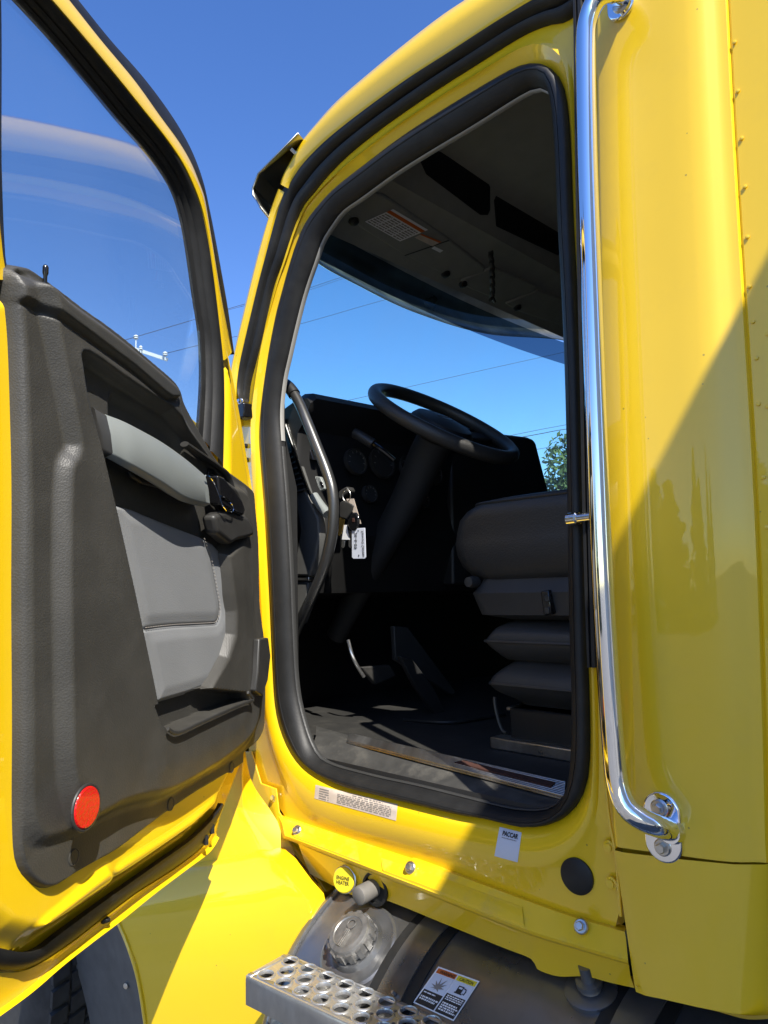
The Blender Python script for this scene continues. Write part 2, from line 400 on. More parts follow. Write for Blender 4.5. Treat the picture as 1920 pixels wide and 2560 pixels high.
# ================================================================== the truck
truck = empty('truck', (-1.1, 1.0, 0.0))
tag(truck, 'bright yellow semi truck cab with its driver door swung open', 'truck')

# ---- door opening loops, traced on the cab side and turned into rings
NR = 200
CX, CZ = -1.10, 2.02
def ring(px, y, closed_px=True, grow=0.0):
    P = smooth_curve([PY(p[0], p[1], y) for p in px], 500, True)
    ang = np.arctan2(P[:, 2]-CZ, P[:, 0]-CX); rad = np.hypot(P[:, 2]-CZ, P[:, 0]-CX)
    o = np.argsort(ang); ang, rad = ang[o], rad[o]
    aa = np.r_[ang-2*math.pi, ang, ang+2*math.pi]; rr = np.r_[rad, rad, rad]
    t = np.linspace(-math.pi, math.pi, NR, endpoint=False)
    r = np.interp(t, aa, rr)+grow
    return np.stack([CX+r*np.cos(t), np.full(NR, y), CZ+r*np.sin(t)], 1)
C0 = [(1296, 238), (1183, 309), (1070, 377), (985, 431), (900, 493), (855, 525), (828, 560), (803, 600), (787, 646), (758, 731), (736, 816), (719, 890),
      (706, 950), (698, 1030), (702, 1114), (713, 1256), (723, 1433), (728, 1560), (736, 1704), (750, 1785), (779, 1872), (817, 1910), (931, 1943), (1040, 1967),
      (1148, 1994), (1257, 2021), (1311, 2029), (1365, 2027), (1403, 2002), (1420, 1965), (1428, 1915), (1430, 1725), (1425, 1563), (1422, 1400), (1420, 1200),
      (1417, 1050), (1411, 850), (1403, 690), (1396, 566), (1389, 400), (1382, 283), (1370, 225), (1340, 218)]
C1 = [(1296, 164), (1240, 193), (1126, 261), (1013, 334), (922, 402), (843, 464), (798, 510), (764, 555), (741, 606), (721, 669), (704, 731), (688, 793),
      (670, 890), (655, 1000), (650, 1080), (656, 1170), (664, 1273), (671, 1389), (677, 1504), (683, 1640), (690, 1753), (706, 1823), (736, 1883), (779, 1926),
      (850, 1964), (931, 1986), (1040, 2013), (1148, 2038), (1213, 2048), (1284, 2065), (1327, 2070), (1382, 2059), (1430, 2024), (1458, 1970), (1468, 1900), (1468, 1780),
      (1464, 1650), (1460, 1460), (1452, 1170), (1447, 953), (1437, 720), (1428, 550), (1420, 340), (1411, 245), (1398, 200), (1376, 170), (1342, 156)]
C3 = [(1296, 118), (1183, 190), (1070, 262), (956, 342), (871, 408), (815, 462), (770, 512), (740, 572), (716, 645), (697, 700), (672, 790), (648, 890),
      (630, 1000), (624, 1080), (629, 1200), (640, 1350), (650, 1504), (655, 1640), (660, 1760), (672, 1840), (692, 1905), (722, 1970), (770, 2025),
      (850, 2062), (1040, 2110), (1203, 2156), (1311, 2172), (1387, 2161), (1441, 2122), (1474, 2067), (1488, 1997), (1490, 1888),
      (1486, 1700), (1478, 1460), (1470, 1170), (1460, 900), (1448, 640), (1438, 420), (1430, 250), (1420, 160), (1398, 118), (1350, 100)]
C4 = [(1296, 80), (1183, 150), (1070, 224), (956, 304), (871, 372), (813, 428), (770, 478), (740, 535), (712, 610), (690, 670), (676, 721), (662, 790), (645, 857),
      (628, 920), (612, 975), (604, 1100), (608, 1250), (616, 1400), (624, 1550), (628, 1700), (626, 1800), (622, 1880), (650, 1960), (693, 1995),
      (704, 2040), (719, 2047), (860, 2094), (1000, 2140), (1200, 2208), (1380, 2273), (1507, 2312), (1545, 2310), (1560, 2100), (1545, 1900),
      (1535, 1700), (1522, 1400), (1508, 1000), (1490, 600), (1475, 300), (1462, 50), (1440, 30), (1380, 35)]
r0 = ring(C0, 0.014); r1 = ring(C1, -0.006)
def mixr(t, y):
    q = r1*(1-t)+r0*t; q = q.copy(); q[:, 1] = y; return q
# opening seal: a rounded rubber bulb all round the opening
loft('opening_seal', [mixr(-0.02, 0.012), mixr(0, -0.002), mixr(0.06, -0.009), mixr(0.20, -0.0135), mixr(0.36, -0.0145), mixr(0.40, -0.0140), mixr(0.42, -0.0115), mixr(0.44, -0.0135), mixr(0.62, -0.0095),
      mixr(0.82, -0.001), mixr(0.95, 0.008), mixr(1.0, 0.015), mixr(1.005, 0.03)], M_rub, truck, closed=True, angle=60)
def shr(k, y):
    q = r0.copy(); q[:, 0] = CX+(q[:, 0]-CX)*(1-k); q[:, 2] = CZ+(q[:, 2]-CZ)*(1-k); q[:, 1] = y; return q
tr3 = [shr(0.002, 0.0165), shr(0.005, 0.018), shr(0.006, 0.024), shr(0.003, 0.030)]
lowz = PY(703, 1114, 0.014)[2]
sel = [i for i in range(NR) if r0[i, 2] > lowz]; oth = [i for i in range(NR) if r0[i, 2] <= lowz]
k0 = max(range(len(oth)), key=lambda i: oth[i]-oth[i-1]) if oth[-1]-oth[0] > len(oth) else 0
oth = oth[k0:]+oth[:k0]
loft('pillar_trim', [c_[sel] for c_ in tr3], M_beige, truck, angle=60)
loft('opening_trim', [c_[oth] for c_ in tr3], M_int2, truck, angle=60)
# yellow jamb pressing
def ry(grow, y):
    d = r1-np.array([CX, 0, CZ]); d[:, 1] = 0; L = np.linalg.norm(d, axis=1)[:, None]; q = r1+d/L*grow; q[:, 1] = y; return q
rj = [ry(-0.012, 0.03), ry(-0.004, 0.006), ry(0.004, 0.001), ry(0.012, -0.008), ry(0.020, -0.013)]
c3 = ring(C3, -0.016); c3b = ring(C3, -0.010, grow=0.010); c4 = ring(C4, -0.006)
mid = rj[-1]*0.5+c3*0.5; mid[:, 1] = -0.019
back = c4.copy(); back[:, 1] = 0.04
jamb = loft('door_jamb', rj+[mid, c3, c3b*0.9+c3*0.1, c4, back], M_yel, truck, closed=True, angle=45)
# cab side lining behind the jamb keeps daylight out
big = ring(C4, 0.04, grow=0.0); ang = np.arctan2(big[:, 2]-CZ, big[:, 0]-CX)
outer = np.stack([np.clip(CX+3*np.cos(ang), -1.62, -0.1), np.full(NR, 0.035), np.clip(CZ+3*np.sin(ang), 1.28, 2.93)], 1)
loft('cab_side_lining', [shr(0.002, 0.0305), outer], M_int, truck, closed=True)

# ---- roof rail and windscreen pillar cover (outer skin), with black weatherstrip between them and the jamb
rail_out = [(1500, -210), (1330, -110), (1160, 0), (1098, 42), (1013, 108), (928, 178), (843, 252), (787, 314), (753, 357), (730, 402), (713, 436), (706, 462)]
rail_in = [(1560, -150), (1430, -65), (1319, 2), (1240, 50), (1126, 124), (1013, 197), (900, 279), (815, 347), (762, 400), (735, 437), (722, 458), (718, 470)]
pil_out = [(701, 473), (688, 510), (670, 567), (645, 652), (617, 765), (585, 900), (575, 960), (560, 1060)]
pil_in = [(714, 482), (700, 512), (686, 548), (662, 642), (634, 754), (600, 900), (592, 960), (580, 1060)]
def strip(name, A, B, m, n=60, depth=0.05, yA=-0.05, yB=-0.05, bulge=0.012):
    a = smooth_curve(LY(A, yA), n); b = smooth_curve(LY(B, yB), n)
    def mx(t, dy):
        q = a*(1-t)+b*t; q = q.copy(); q[:, 1] += dy; return q
    a2 = a.copy(); a2[:, 1] += depth; b2 = b.copy(); b2[:, 1] += depth
    return loft(name, [a2, mx(0, 0.004), mx(0.06, -0.004), mx(0.3, -bulge), mx(0.55, -bulge*1.05), mx(0.62, -bulge*0.8), mx(0.92, -0.003), mx(1.0, 0.003), b2], m, truck, angle=40)
strip('roof_rail', rail_out, rail_in, M_yel, depth=0.10, yA=-0.035, yB=-0.05)
strip('windscreen_pillar_cover', pil_out, pil_in, M_yel, depth=0.06, yA=-0.035, yB=-0.045)
# roof skin running across the cab from the rail
ra = smooth_curve(LY(rail_out, -0.03), 50)
rcur = []
for dy, dz in ((0, -0.002), (0.04, 0.012), (0.25, 0.05), (1.1, 0.09), (1.95, 0.05), (2.18, -0.01)):
    q = ra.copy(); q[:, 1] += dy; q[:, 2] += dz; rcur.append(q)
loft('roof_skin', rcur, M_yel, truck, angle=60)
# weatherstrip: two ribs of black rubber
ws_a = [(1560, -130), (1430, -48), (1322, 4), (1240, 52), (1126, 126), (1013, 199), (900, 281), (815, 349), (758, 406), (719, 460), (702, 503), (688, 548), (663, 642), (635, 754), (601, 900), (594, 965), (600, 1002)]
ws_b = [(1570, -60), (1480, -10), (1410, 45), (1364, 56), (1296, 86), (1183, 157), (1070, 230), (956, 310), (871, 378), (815, 434), (781, 477), (752, 513), (730, 563), (706, 640), (676, 723), (648, 857), (622, 950), (616, 1002)]
a = smooth_curve(LY(ws_a, -0.045), 110); b = smooth_curve(LY(ws_b, -0.020), 110)
cur = []
for t, d in ((0.0, 0.03), (0.0, 0.0), (0.10, -0.005), (0.30, -0.007), (0.44, -0.002), (0.48, 0.010), (0.54, 0.010), (0.58, 0.0), (0.75, -0.003), (0.92, -0.001), (1.0, 0.004), (1.0, 0.03)):
    q = a*(1-t)+b*t; q = q.copy(); q[:, 1] += d; cur.append(q)
loft('roof_weatherstrip', cur, M_rub, truck, angle=50)
mesh('pillar_gap_cap', *join(boxdata(PY(712, 476, -0.046)-[0.012, 0.0, 0.012], PY(712, 476, -0.046)+[0.012, 0.02, 0.012])), M_rub, truck, bevel=0.004)
# door hinge / check block at the foot of the pillar strip
p = PY(609, 1028, -0.035)
box('hinge_block', p-[0.018, 0.012, 0.022], p+[0.018, 0.022, 0.022], M_blk, truck, bevel=0.004)
p = PY(602, 1004, -0.04); bolt(truck, p, (0.3, -1, 0.1), 0.010, M_chr)
for pp in ((617, 1115), (620, 1150)):
    p = PY(pp[0], pp[1], -0.01); lathe('jamb_clip', p, (0, -1, 0), [(0.007, 0), (0.007, 0.006), (0.004, 0.008), (0.0005, 0.008)], M_rub, truck, 12)

prism('hinge_pillar', LY([(585, 930), (640, 930), (648, 1300), (668, 1700), (668, 1900), (600, 1900), (590, 1300)], 0.02), (0, 0.05, 0), M_yeld, truck)
# ---- rear door post: black strip beside the chrome handle
sA = smooth_curve(LY([(1434, -40), (1436, 60), (1439, 300), (1444, 620), (1452, 953), (1458, 1250), (1465, 1500), (1471, 1668)], -0.028), 60)
sB = smooth_curve(LY([(1460, -40), (1464, 60), (1468, 300), (1474, 620), (1482, 953), (1488, 1250), (1494, 1500), (1499, 1668)], -0.028), 60)
cur = []
for t, d in ((0, 0.03), (0.0, -0.004), (0.15, -0.010), (0.36, -0.010), (0.42, -0.002), (0.5, -0.002), (0.56, -0.010), (0.85, -0.010), (1.0, -0.002), (1.0, 0.03)):
    q = sA*(1-t)+sB*t; q = q.copy(); q[:, 1] += d; cur.append(q)
loft('rear_post_weatherstrip', cur, M_rub, truck, closed=False, closed_v=False, caps=False, angle=40)
p = PY(1428, 1298, -0.03)
mesh('latch_striker', *join(lathedata(p, (1, -0.25, 0), [(0.010, -0.006), (0.012, -0.004), (0.012, 0.016), (0.0085, 0.018), (0.0085, 0.05)], 16)), M_chr, truck)
# folded seam line on the lower rear post
a = smooth_curve(LY([(1500, 1690), (1506, 1800), (1514, 1950), (1524, 2050), (1540, 2140), (1552, 2290)], -0.022), 40)
sweep('post_seam', a, circ(0.0028, 8), M_yel, truck, hint=(0, 1, 0))

# ---- sill below the opening
sill_in = 0.155
def sillz(px, py, y): return PY(px, py, y)
# dark sill cover, with the ribbed aluminium tread on top
sA = smooth_curve(LY([(784, 1872), (820, 1906), (931, 1939), (1040, 1963), (1148, 1990), (1257, 2017), (1340, 2028), (1420, 1990)], 0.034), 60)
sB = smooth_curve(LY([(782, 1862), (830, 1880), (931, 1910), (1040, 1936), (1148, 1961), (1257, 1985), (1340, 2000), (1420, 2012)], 0.060), 60)
sC = smooth_curve(LY([(790, 1840), (860, 1858), (960, 1887), (1060, 1914), (1160, 1940), (1260, 1966), (1360, 1992), (1425, 2004)], 0.085), 60)
sD = smooth_curve(LY([(790, 1815), (880, 1840), (980, 1866), (1080, 1893), (1180, 1920), (1280, 1944), (1370, 1964), (1425, 1972)], 0.150), 60)
sE = sD.copy(); sE[:, 1] += 0.02; sE[:, 2] -= 0.05
loft('sill_cover', [sA, sA*0.5+sB*0.5+np.array([0, -0.004, 0]), sB, sC, sD, sE], M_rubs, truck, angle=40)
tr_a = straight(LY([(868, 1856), (1412, 1998)], 0.088), 2); tr_b = straight(LY([(872, 1838), (1414, 1960)], 0.150), 2)
for i in range(9):
    f0, f1 = i/9+0.01, (i+1)/9-0.018
    q = [tr_a[0]*(1-f0)+tr_b[0]*f0, tr_a[1]*(1-f0)+tr_b[1]*f0, tr_a[1]*(1-f1)+tr_b[1]*f1, tr_a[0]*(1-f1)+tr_b[0]*f1]
    prism('tread_rib', [x+np.array([0, 0, 0.002]) for x in q], (0, 0, 0.005), M_steel, truck, bevel=0.001)
q = [tr_a[0]*(1-f)+tr_b[0]*f for f in (0.0, 1.0)]+[tr_a[1]*(1-f)+tr_b[1]*f for f in (1.0, 0.0)]
prism('tread_plate', [x-np.array([0, 0, 0.002]) for x in q], (0, 0, 0.0035), M_steel, truck)
q = [tr_a[0]*(1-s)*(1-f)+tr_a[1]*s*(1-f)+tr_b[0]*(1-s)*f+tr_b[1]*s*f for (s, f) in ((0.56, 0.36), (0.95, 0.30), (0.965, 0.62), (0.60, 0.70))]
prism('tread_grip', [x+np.array([0, 0, 0.003]) for x in q], (0, 0, 0.0065), M_carpet, truck)

# ---- rocker rail below the jamb
N = 90
def H(pts, y): return smooth_curve(LY(pts, y), N)
ridge0 = H([(700, 2036), (719, 2042), (1000, 2134), (1052, 2147), (1380, 2267), (1507, 2305), (1560, 2322)], 0.000)
ridge = H([(702, 2042), (719, 2048), (1000, 2142), (1052, 2155), (1380, 2275), (1507, 2314), (1562, 2330)], -0.018)
rail1 = H([(706, 2060), (728, 2066), (1000, 2158), (1052, 2172), (1380, 2290), (1507, 2330), (1565, 2346)], -0.024)
rail2 = H([(711, 2090), (735, 2097), (1000, 2199), (1052, 2219), (1298, 2317), (1450, 2365), (1570, 2400)], -0.046)
rail3 = H([(712, 2096), (738, 2103), (1000, 2206), (1052, 2226), (1298, 2324), (1450, 2372), (1571, 2408)], -0.044)
rail4 = H([(712, 2098), (745, 2110), (1000, 2212), (1052, 2232), (1298, 2330), (1450, 2378), (1572, 2414)], -0.020)
g0 = H([(700, 2030), (719, 2036), (1000, 2127), (1052, 2141), (1380, 2261), (1507, 2299), (1558, 2316)], -0.004)
loft('rocker_rail', [g0, ridge0+np.array([0, 0.012, 0]), ridge, rail1, rail2, rail3, rail4], M_yeld, truck, angle=30)
# raised dusty pads on the rail face
def railpad(x0, x1, t0, t1):
    a = rail1*(1-t0)+rail2*t0; b = rail1*(1-t1)+rail2*t1
    i0, i1 = int(x0*(N-1)), int(x1*(N-1)); s = slice(i0, i1)
    up_ = np.array([0, -0.0025, 0.001])
    return loft('rail_pad', [a[s], a[s]*0.85+b[s]*0.15+up_, a[s]*0.15+b[s]*0.85+up_, b[s]], M_yeld, truck, angle=30)
railpad(0.06, 0.335, 0.05, 0.93); railpad(0.40, 0.80, 0.05, 0.93)
for pp in ((743, 2076), (1026, 2169), (1453, 2316)):
    bolt(truck, PY(pp[0], pp[1], -0.032), (0.15, -0.85, 0.4), 0.0125)
bolt(truck, PY(687, 1994, -0.014), (0.1, -1, 0.15), 0.0115)
# skirt hanging below the rail
sk0 = H([(745, 2108), (800, 2132), (1000, 2210), (1052, 2230), (1298, 2328), (1450, 2376), (1572, 2412)], -0.026)
sk1 = H([(760, 2150), (830, 2185), (1000, 2232), (1052, 2256), (1298, 2352), (1440, 2404), (1576, 2440)], -0.018)
sk2 = H([(775, 2185), (840, 2218), (888, 2240), (962, 2250), (1100, 2305), (1250, 2366), (1322, 2394), (1336, 2408), (1345, 2424), (1396, 2441), (1462, 2441), (1527, 2457), (1586, 2470)], -0.010)
sk3 = sk2+np.array([0, 0.03, 0.004])
loft('rocker_skirt', [sk0, sk1, sk2, sk3], M_yel, truck, angle=40)
# sockets in the skirt
p = PY(868, 2197, -0.020); ax = np.array([0.30, -0.93, 0.16])
V, Fc = join(lathedata(p, ax, [(0.028, -0.01), (0.030, 0.004), (0.030, 0.012), (0.026, 0.014)], 28))
o = mesh('heater_socket', V, Fc, M_steel, truck)
lathe('socket_cover', p+ax*0.012, ax, [(0.0275, 0), (0.0275, 0.006), (0.025, 0.008), (0.0005, 0.008)], M_lyel, o, 28)
u_ = np.cross(ax, (0, 0, 1)); u_ = -u_/np.linalg.norm(u_); v_ = np.cross(u_, ax); v_ = v_ if v_[2] < 0 else -v_
for i, tx in enumerate(('ENGINE', 'HEATER')):
    text_on('cover_lettering', tx, lambda u, v: p+ax*0.0210+u_*u+v_*v, M_ink, o, -0.017, -0.009+i*0.010, 0.017, -0.001+i*0.010, bold=0.02)
p = PY(938, 2222, -0.022)
lathe('socket_recess', p, (0.1, -1, 0.05), [(0.036, -0.002), (0.036, 0.003), (0.030, 0.004), (0.029, -0.004), (0.0005, -0.004)], M_rub, truck, 28)
ax = np.array([0.05, -1, -0.05]); lathe('socket_plug', p+ax*0.0+np.array([-0.006, 0, 0]), ax, [(0.019, -0.002), (0.020, 0.042), (0.019, 0.048), (0.016, 0.050), (0.0005, 0.050)], M_plug, truck, 28)
# round rubber plug low on the rear corner
p = PY(1443, 2190, -0.012); lathe('jamb_plug', p, (0.05, -1, 0.0), [(0.031, -0.004), (0.031, 0.003), (0.027, 0.0055), (0.0005, 0.006)], M_rub, truck, 32)
# front lower corner pressings
def PL(name, pts, y, m=M_yel, depth=0.03, bevel=0.004, **k):
    return prism(name, LY(pts, y), (0, depth, 0), m, truck, bevel=bevel, **k)
PL('front_corner_bracket', [(600, 1880), (628, 1878), (652, 1958), (690, 1972), (697, 2030), (708, 2048), (712, 2096), (705, 2100), (604, 1958)], -0.018, M_yel, depth=0.004, bevel=0.0015)
PL('lower_corner_panel', [(700, 2098), (716, 2092), (790, 2190), (815, 2232), (792, 2226), (745, 2188), (722, 2160)], 0.01, M_yel)
a = smooth_curve(LY([(705, 2100), (745, 2148), (795, 2208)], 0.0), 20); sweep('corner_seam', a, circ(0.0014, 6), M_rub, truck, hint=(0, 1, 0))

# ---- labels on the jamb, laid onto the pressing itself
from mathutils.bvhtree import BVHTree
def surf(o):
    Vw = [v.co+Vector(ORG[o]) for v in o.data.vertices]; bv = BVHTree.FromPolygons(Vw, [list(q.vertices) for q in o.data.polygons])
    def f(px, py, off=0.0):
        v = ray(px, py); h = bv.ray_cast(Vector(CAM), Vector(v))
        return np.array(h[0])-v*off if h[0] is not None else PY(px, py, -0.02)
    return f
PJ = surf(jamb)
f = quadfn([(789, 1962), (994, 2011), (990, 2052), (786, 1996)], PJ, 0.0012)
lab = patch('compliance_label', f, M_paper, truck)
f2 = quadfn([(789, 1962), (994, 2011), (990, 2052), (786, 1996)], PJ, 0.0020)
printrows('label_print', f2, M_inkg, lab, [(0.27, 0.93, 0.24+0.115*i, 0.06) for i in range(6)]+[(0.45, 0.82, 0.10, 0.07)]+[(0.05, 0.17, 0.16+0.17*i, 0.08) for i in range(5)])
cn = [(1249, 2067), (1304, 2081), (1294, 2156), (1236, 2140)]
f = quadfn(cn, PJ, 0.0012); lab = patch('parts_label', f, M_lab, truck, nu=4, nv=4)
f2 = quadfn(cn, PJ, 0.0022)
text_on('label_lettering', 'PACCAR', f2, M_ink, lab, 0.17, 0.09, 0.86, 0.26, bold=0.04, shear=0.15)
printrows('label_print', f2, M_inkg, lab, [(0.17, 0.82, 0.31, 0.03)])

# ---- side panel behind the door, sleeper and lower skirt
def grid_panel(name, L, Rr, prof, m, parent, n=60, angle=50, y0=-0.035):
    """L, Rr: picture edges; prof: (u, dy) bulge profile across the panel"""
    a = smooth_curve(LY(L, y0), n); b = smooth_curve(LY(Rr, y0), n); cur = []
    for (u, dy) in prof:
        q = a*(1-u)+b*u; q = q.copy(); q[:, 1] += dy; cur.append(q)
    return loft(name, cur, m, parent, angle=angle)
panel = grid_panel('cab_side_panel', [(1482, -330), (1484, -60), (1489, 300), (1496, 700), (1506, 1060), (1516, 1400), (1523, 1700), (1527, 1950), (1530, 2060), (1536, 2114)],
    [(1796, -330), (1812, -60), (1830, 300), (1850, 640), (1876, 1062), (1893, 1400), (1907, 1800), (1914, 2080), (1918, 2162)],
    [(0, 0.045), (0.0, 0.004), (0.012, -0.002), (0.05, -0.006), (0.2, -0.0075), (0.4, -0.0085), (0.6, -0.0095), (0.72, -0.0095), (0.80, -0.0075), (0.86, -0.003), (0.91, 0.004), (0.95, 0.007), (0.985, 0.008), (1.0, 0.014), (1.0, 0.05)],
    M_yel, truck)
lower = grid_panel('lower_side_panel', [(1537, 2123), (1552, 2220), (1570, 2345), (1588, 2464), (1594, 2474)],
    [(1930, 2166), (1930, 2260), (1930, 2380), (1930, 2520), (1930, 2546)],
    [(0, 0.045), (0.0, 0.002), (0.012, -0.006), (0.1, -0.012), (0.5, -0.014), (0.8, -0.010), (0.95, 0.004), (1.0, 0.02), (1.0, 0.05)], M_yel, truck)
prism('seam_flange', LY([(1545, 2085), (1925, 2130), (1925, 2210), (1545, 2160)], -0.012), (0, 0.01, 0), M_yel, truck)
# bottom roll under the lower panel
sk = smooth_curve(LY([(1592, 2472), (1707, 2508), (1790, 2528), (1863, 2547), (1930, 2546)], -0.043), 30)
loft('lower_panel_hem', [sk+np.array([0, -0.003, 0.006]), sk+np.array([0, 0.004, -0.002]), sk+np.array([0, 0.05, 0.0])], M_yel, truck)
# sleeper wall behind the seam
s0 = [(1799, -330), (1815, -60), (1833, 300), (1853, 640), (1879, 1062), (1896, 1400), (1910, 1800), (1917, 2080), (1921, 2162)]
sl_ = smooth_curve(LY(s0, -0.020), 50)
q1 = sl_.copy(); q1[:, 0] = 1.35; q1[:, 1] = -0.03
q2 = q1.copy(); q2[:, 1] = 2.2
sleeper = loft('sleeper_wall', [sl_+np.array([0, 0.05, 0]), sl_, sl_+np.array([0.006, -0.004, 0]), sl_*0.9+q1*0.1+np.array([0, -0.006, 0]), q1, q2], M_yel, truck, angle=30)
for pp in ((1827, 105), (1835, 227), (1845, 345), (1853, 466), (1859, 592), (1864, 716), (1872, 804), (1881, 895), (1886, 1010), (1899, 1193), (1907, 1318), (1914, 1452), (1909, 835), (1909, 1016), (1917, 1034)):
    p = PY(pp[0]+9, pp[1], -0.0262); lathe('rivet', p, (0, -1, 0), [(0.0034, -0.001), (0.0031, 0.0004), (0.0020, 0.0008), (0.0003, 0.0009)], M_yel, sleeper, 12)
box('sleeper_skirt', (-0.30, -0.024, 1.02), (1.35, 0.0, 1.42), M_yel, truck, bevel=0.006)
for pp in ((1523, 2117), (1529, 2208)):
    p = PY(pp[0], pp[1], -0.016); lathe('painted_screw', p, (0, -1, 0), [(0.011, -0.001), (0.011, 0.002), (0.007, 0.003), (0.007, 0.007), (0.0005, 0.008)], M_yel, truck, 12)

# ---- chrome grab handle
hp = [(1553, -2, -0.046), (1545, -14, -0.075), (1522, -22, -0.105), (1492, -2, -0.112), (1471, 45, -0.112), (1464, 120, -0.112), (1468, 400, -0.112), (1478, 700, -0.112), (1490, 1040, -0.112), (1504, 1400, -0.112),
      (1519, 1668, -0.112), (1535, 1890, -0.112), (1545, 1965, -0.112), (1565, 2016, -0.112), (1600, 2046, -0.106), (1640, 2064, -0.090), (1666, 2072, -0.066), (1680, 2076, -0.038)]
hpath = smooth_curve([PY(*q) for q in hp], 160)
handle = tube('grab_handle', hpath, 0.0172, M_chr, truck, n=28, hint=(0.2, 1, 0.05))
def capsule(px, py, y, r, hl, t, m, parent, tilt=0.0, name='bracket'):
    c = PY(px, py, y); P = []
    for i in range(16): a = math.pi*i/15; P.append((r*math.cos(a), hl+r*math.sin(a)))
    for i in range(16): a = math.pi+math.pi*i/15; P.append((r*math.cos(a), -hl+r*math.sin(a)))
    ct, st = math.cos(tilt), math.sin(tilt)
    pts = [c+np.array([x*ct-z*st, 0, x*st+z*ct]) for x, z in P]
    return prism(name, pts, (0, -t, 0), m, parent, bevel=0.003, bseg=3)
capsule(1660, 2066, -0.042, 0.0300, 0.024, 0.008, M_chr, handle)
capsule(1553, -12, -0.042, 0.0250, 0.024, 0.008, M_chr, handle)
for pp in ((1648, 2020), (1657, 2118), (1550, 13)):
    bolt(handle, PY(pp[0], pp[1], -0.050), (0, -1, 0), 0.0135)
p = PY(1680, 2076, -0.046); lathe('collar', p, (0.0, -1, 0), [(0.021, -0.002), (0.0205, 0.004), (0.0185, 0.008), (0.0172, 0.012)], M_chr, handle, 24)

# ================================================================== the open door
pan_px = [(-70, 700), (-70, 1500), (-75, 2200), (-50, 2330), (0, 2368), (60, 2380), (100, 2370), (154, 2330), (270, 2245), (386, 2164), (482, 2095), (540, 2037), (565, 1990), (598, 1915),
          (630, 1868), (648, 1800), (652, 1600), (646, 1400), (638, 1224), (624, 1144), (612, 1068), (591, 954), (577, 884), (560, 905), (561, 1165), (530, 1160), (440, 1010), (300, 870), (100, 720), (20, 700)]
pan = dpoly(pan_px, 0.0)
lip = dpoly([(92, 2313), (150, 2262), (214, 2205), (262, 2166), (272, 2170), (284, 2190), (298, 2222), (250, 2256), (180, 2300), (118, 2326)], 0.0, 60)
lip2 = dpoly([(298, 2160), (430, 2075), (520, 2010), (548, 1985), (556, 1998), (520, 2040), (420, 2118), (310, 2196)], 0.0, 60)
def panh(A, Z):
    s = sdf(pan, A, Z)
    h = -0.030*sst(s, -0.040, 0.004)
    h += 0.010*sst(-sdf(lip, A, Z), -0.004, 0.012)
    h += 0.006*sst(-sdf(lip2, A, Z), -0.004, 0.012)
    front = 0.20-A
    return h
door = field('door', -0.06, 1.05, 1.05, 2.45, 0.0045, panh, M_yel, truck, keep=lambda A, Z, H_: sdf(pan, A, Z) < 0.003)
tag(door, 'open driver door with charcoal inner trim and framed window')
# outer skin of the door, a little behind the inner pressing
skin_px = [(-85, 800), (-88, 1500), (-90, 2300), (-80, 2590), (0, 2538), (77, 2481), (154, 2415), (270, 2326), (386, 2234), (463, 2177), (513, 2138), (534, 2116), (540, 2092), (552, 2040), (600, 1915), (640, 1800), (644, 1400), (632, 1224), (618, 1144), (606, 1068), (585, 954), (571, 886), (545, 900), (540, 1100), (430, 1000), (300, 900), (100, 800), (20, 800)]
prism('outer_skin', LD(skin_px, -0.052), -DN*0.035, M_yel, door, smooth=False, bevel=0.004)
# hemmed flange along the bottom
b0 = smooth_curve(LD([(-60, 2440), (0, 2432), (58, 2428), (116, 2400), (185, 2353), (255, 2299), (347, 2230), (444, 2168), (513, 2110), (544, 2052)], -0.044), 60)
b1 = smooth_curve(LD([(-60, 2560), (0, 2522), (77, 2466), (154, 2400), (230, 2340), (300, 2288), (386, 2219), (463, 2162), (520, 2120), (542, 2090)], -0.050), 60)
b2 = smooth_curve(LD([(-60, 2582), (0, 2540), (77, 2483), (154, 2417), (230, 2358), (300, 2305), (386, 2236), (463, 2178), (520, 2134), (544, 2096)], -0.046), 60)
loft('bottom_flange', [b0-DN*0.02, b0, b0*0.4+b1*0.6-DN*0.004, b1, b1*0.3+b2*0.7+DN*0.005, b2, b2-DN*0.02], M_yel, door, angle=40)
# rubber seal round the lower edge
s1 = smooth_curve(LD([(-70, 2330), (-40, 2356), (0, 2370), (60, 2381), (100, 2372), (154, 2331), (270, 2246), (386, 2164), (482, 2095), (540, 2037), (556, 2008)], -0.026), 80)
s2 = smooth_curve(LD([(-75, 2400), (-40, 2420), (0, 2430), (58, 2426), (116, 2399), (185, 2352), (255, 2298), (347, 2229), (444, 2167), (513, 2109), (552, 2025)], -0.040), 80)
loft('bottom_seal', [s1-DN*0.012, s1+DN*0.001, s1*0.7+s2*0.3+DN*0.005, s1*0.4+s2*0.6+DN*0.004, s1*0.1+s2*0.9+DN*0.001, s2-DN*0.02], M_rub, door, angle=60)
p = PD(262, 2300, -0.046); box('drain_clip', p-[0.008, 0.008, 0.004], p+[0.008, 0.008, 0.004], M_rub, door, bevel=0.003)
for pp in ((515, 2100), (530, 2072)):
    p = PD(pp[0], pp[1], -0.03); box('hem_slot', p-[0.004, 0.004, 0.010], p+[0.004, 0.004, 0.010], M_drk, door)

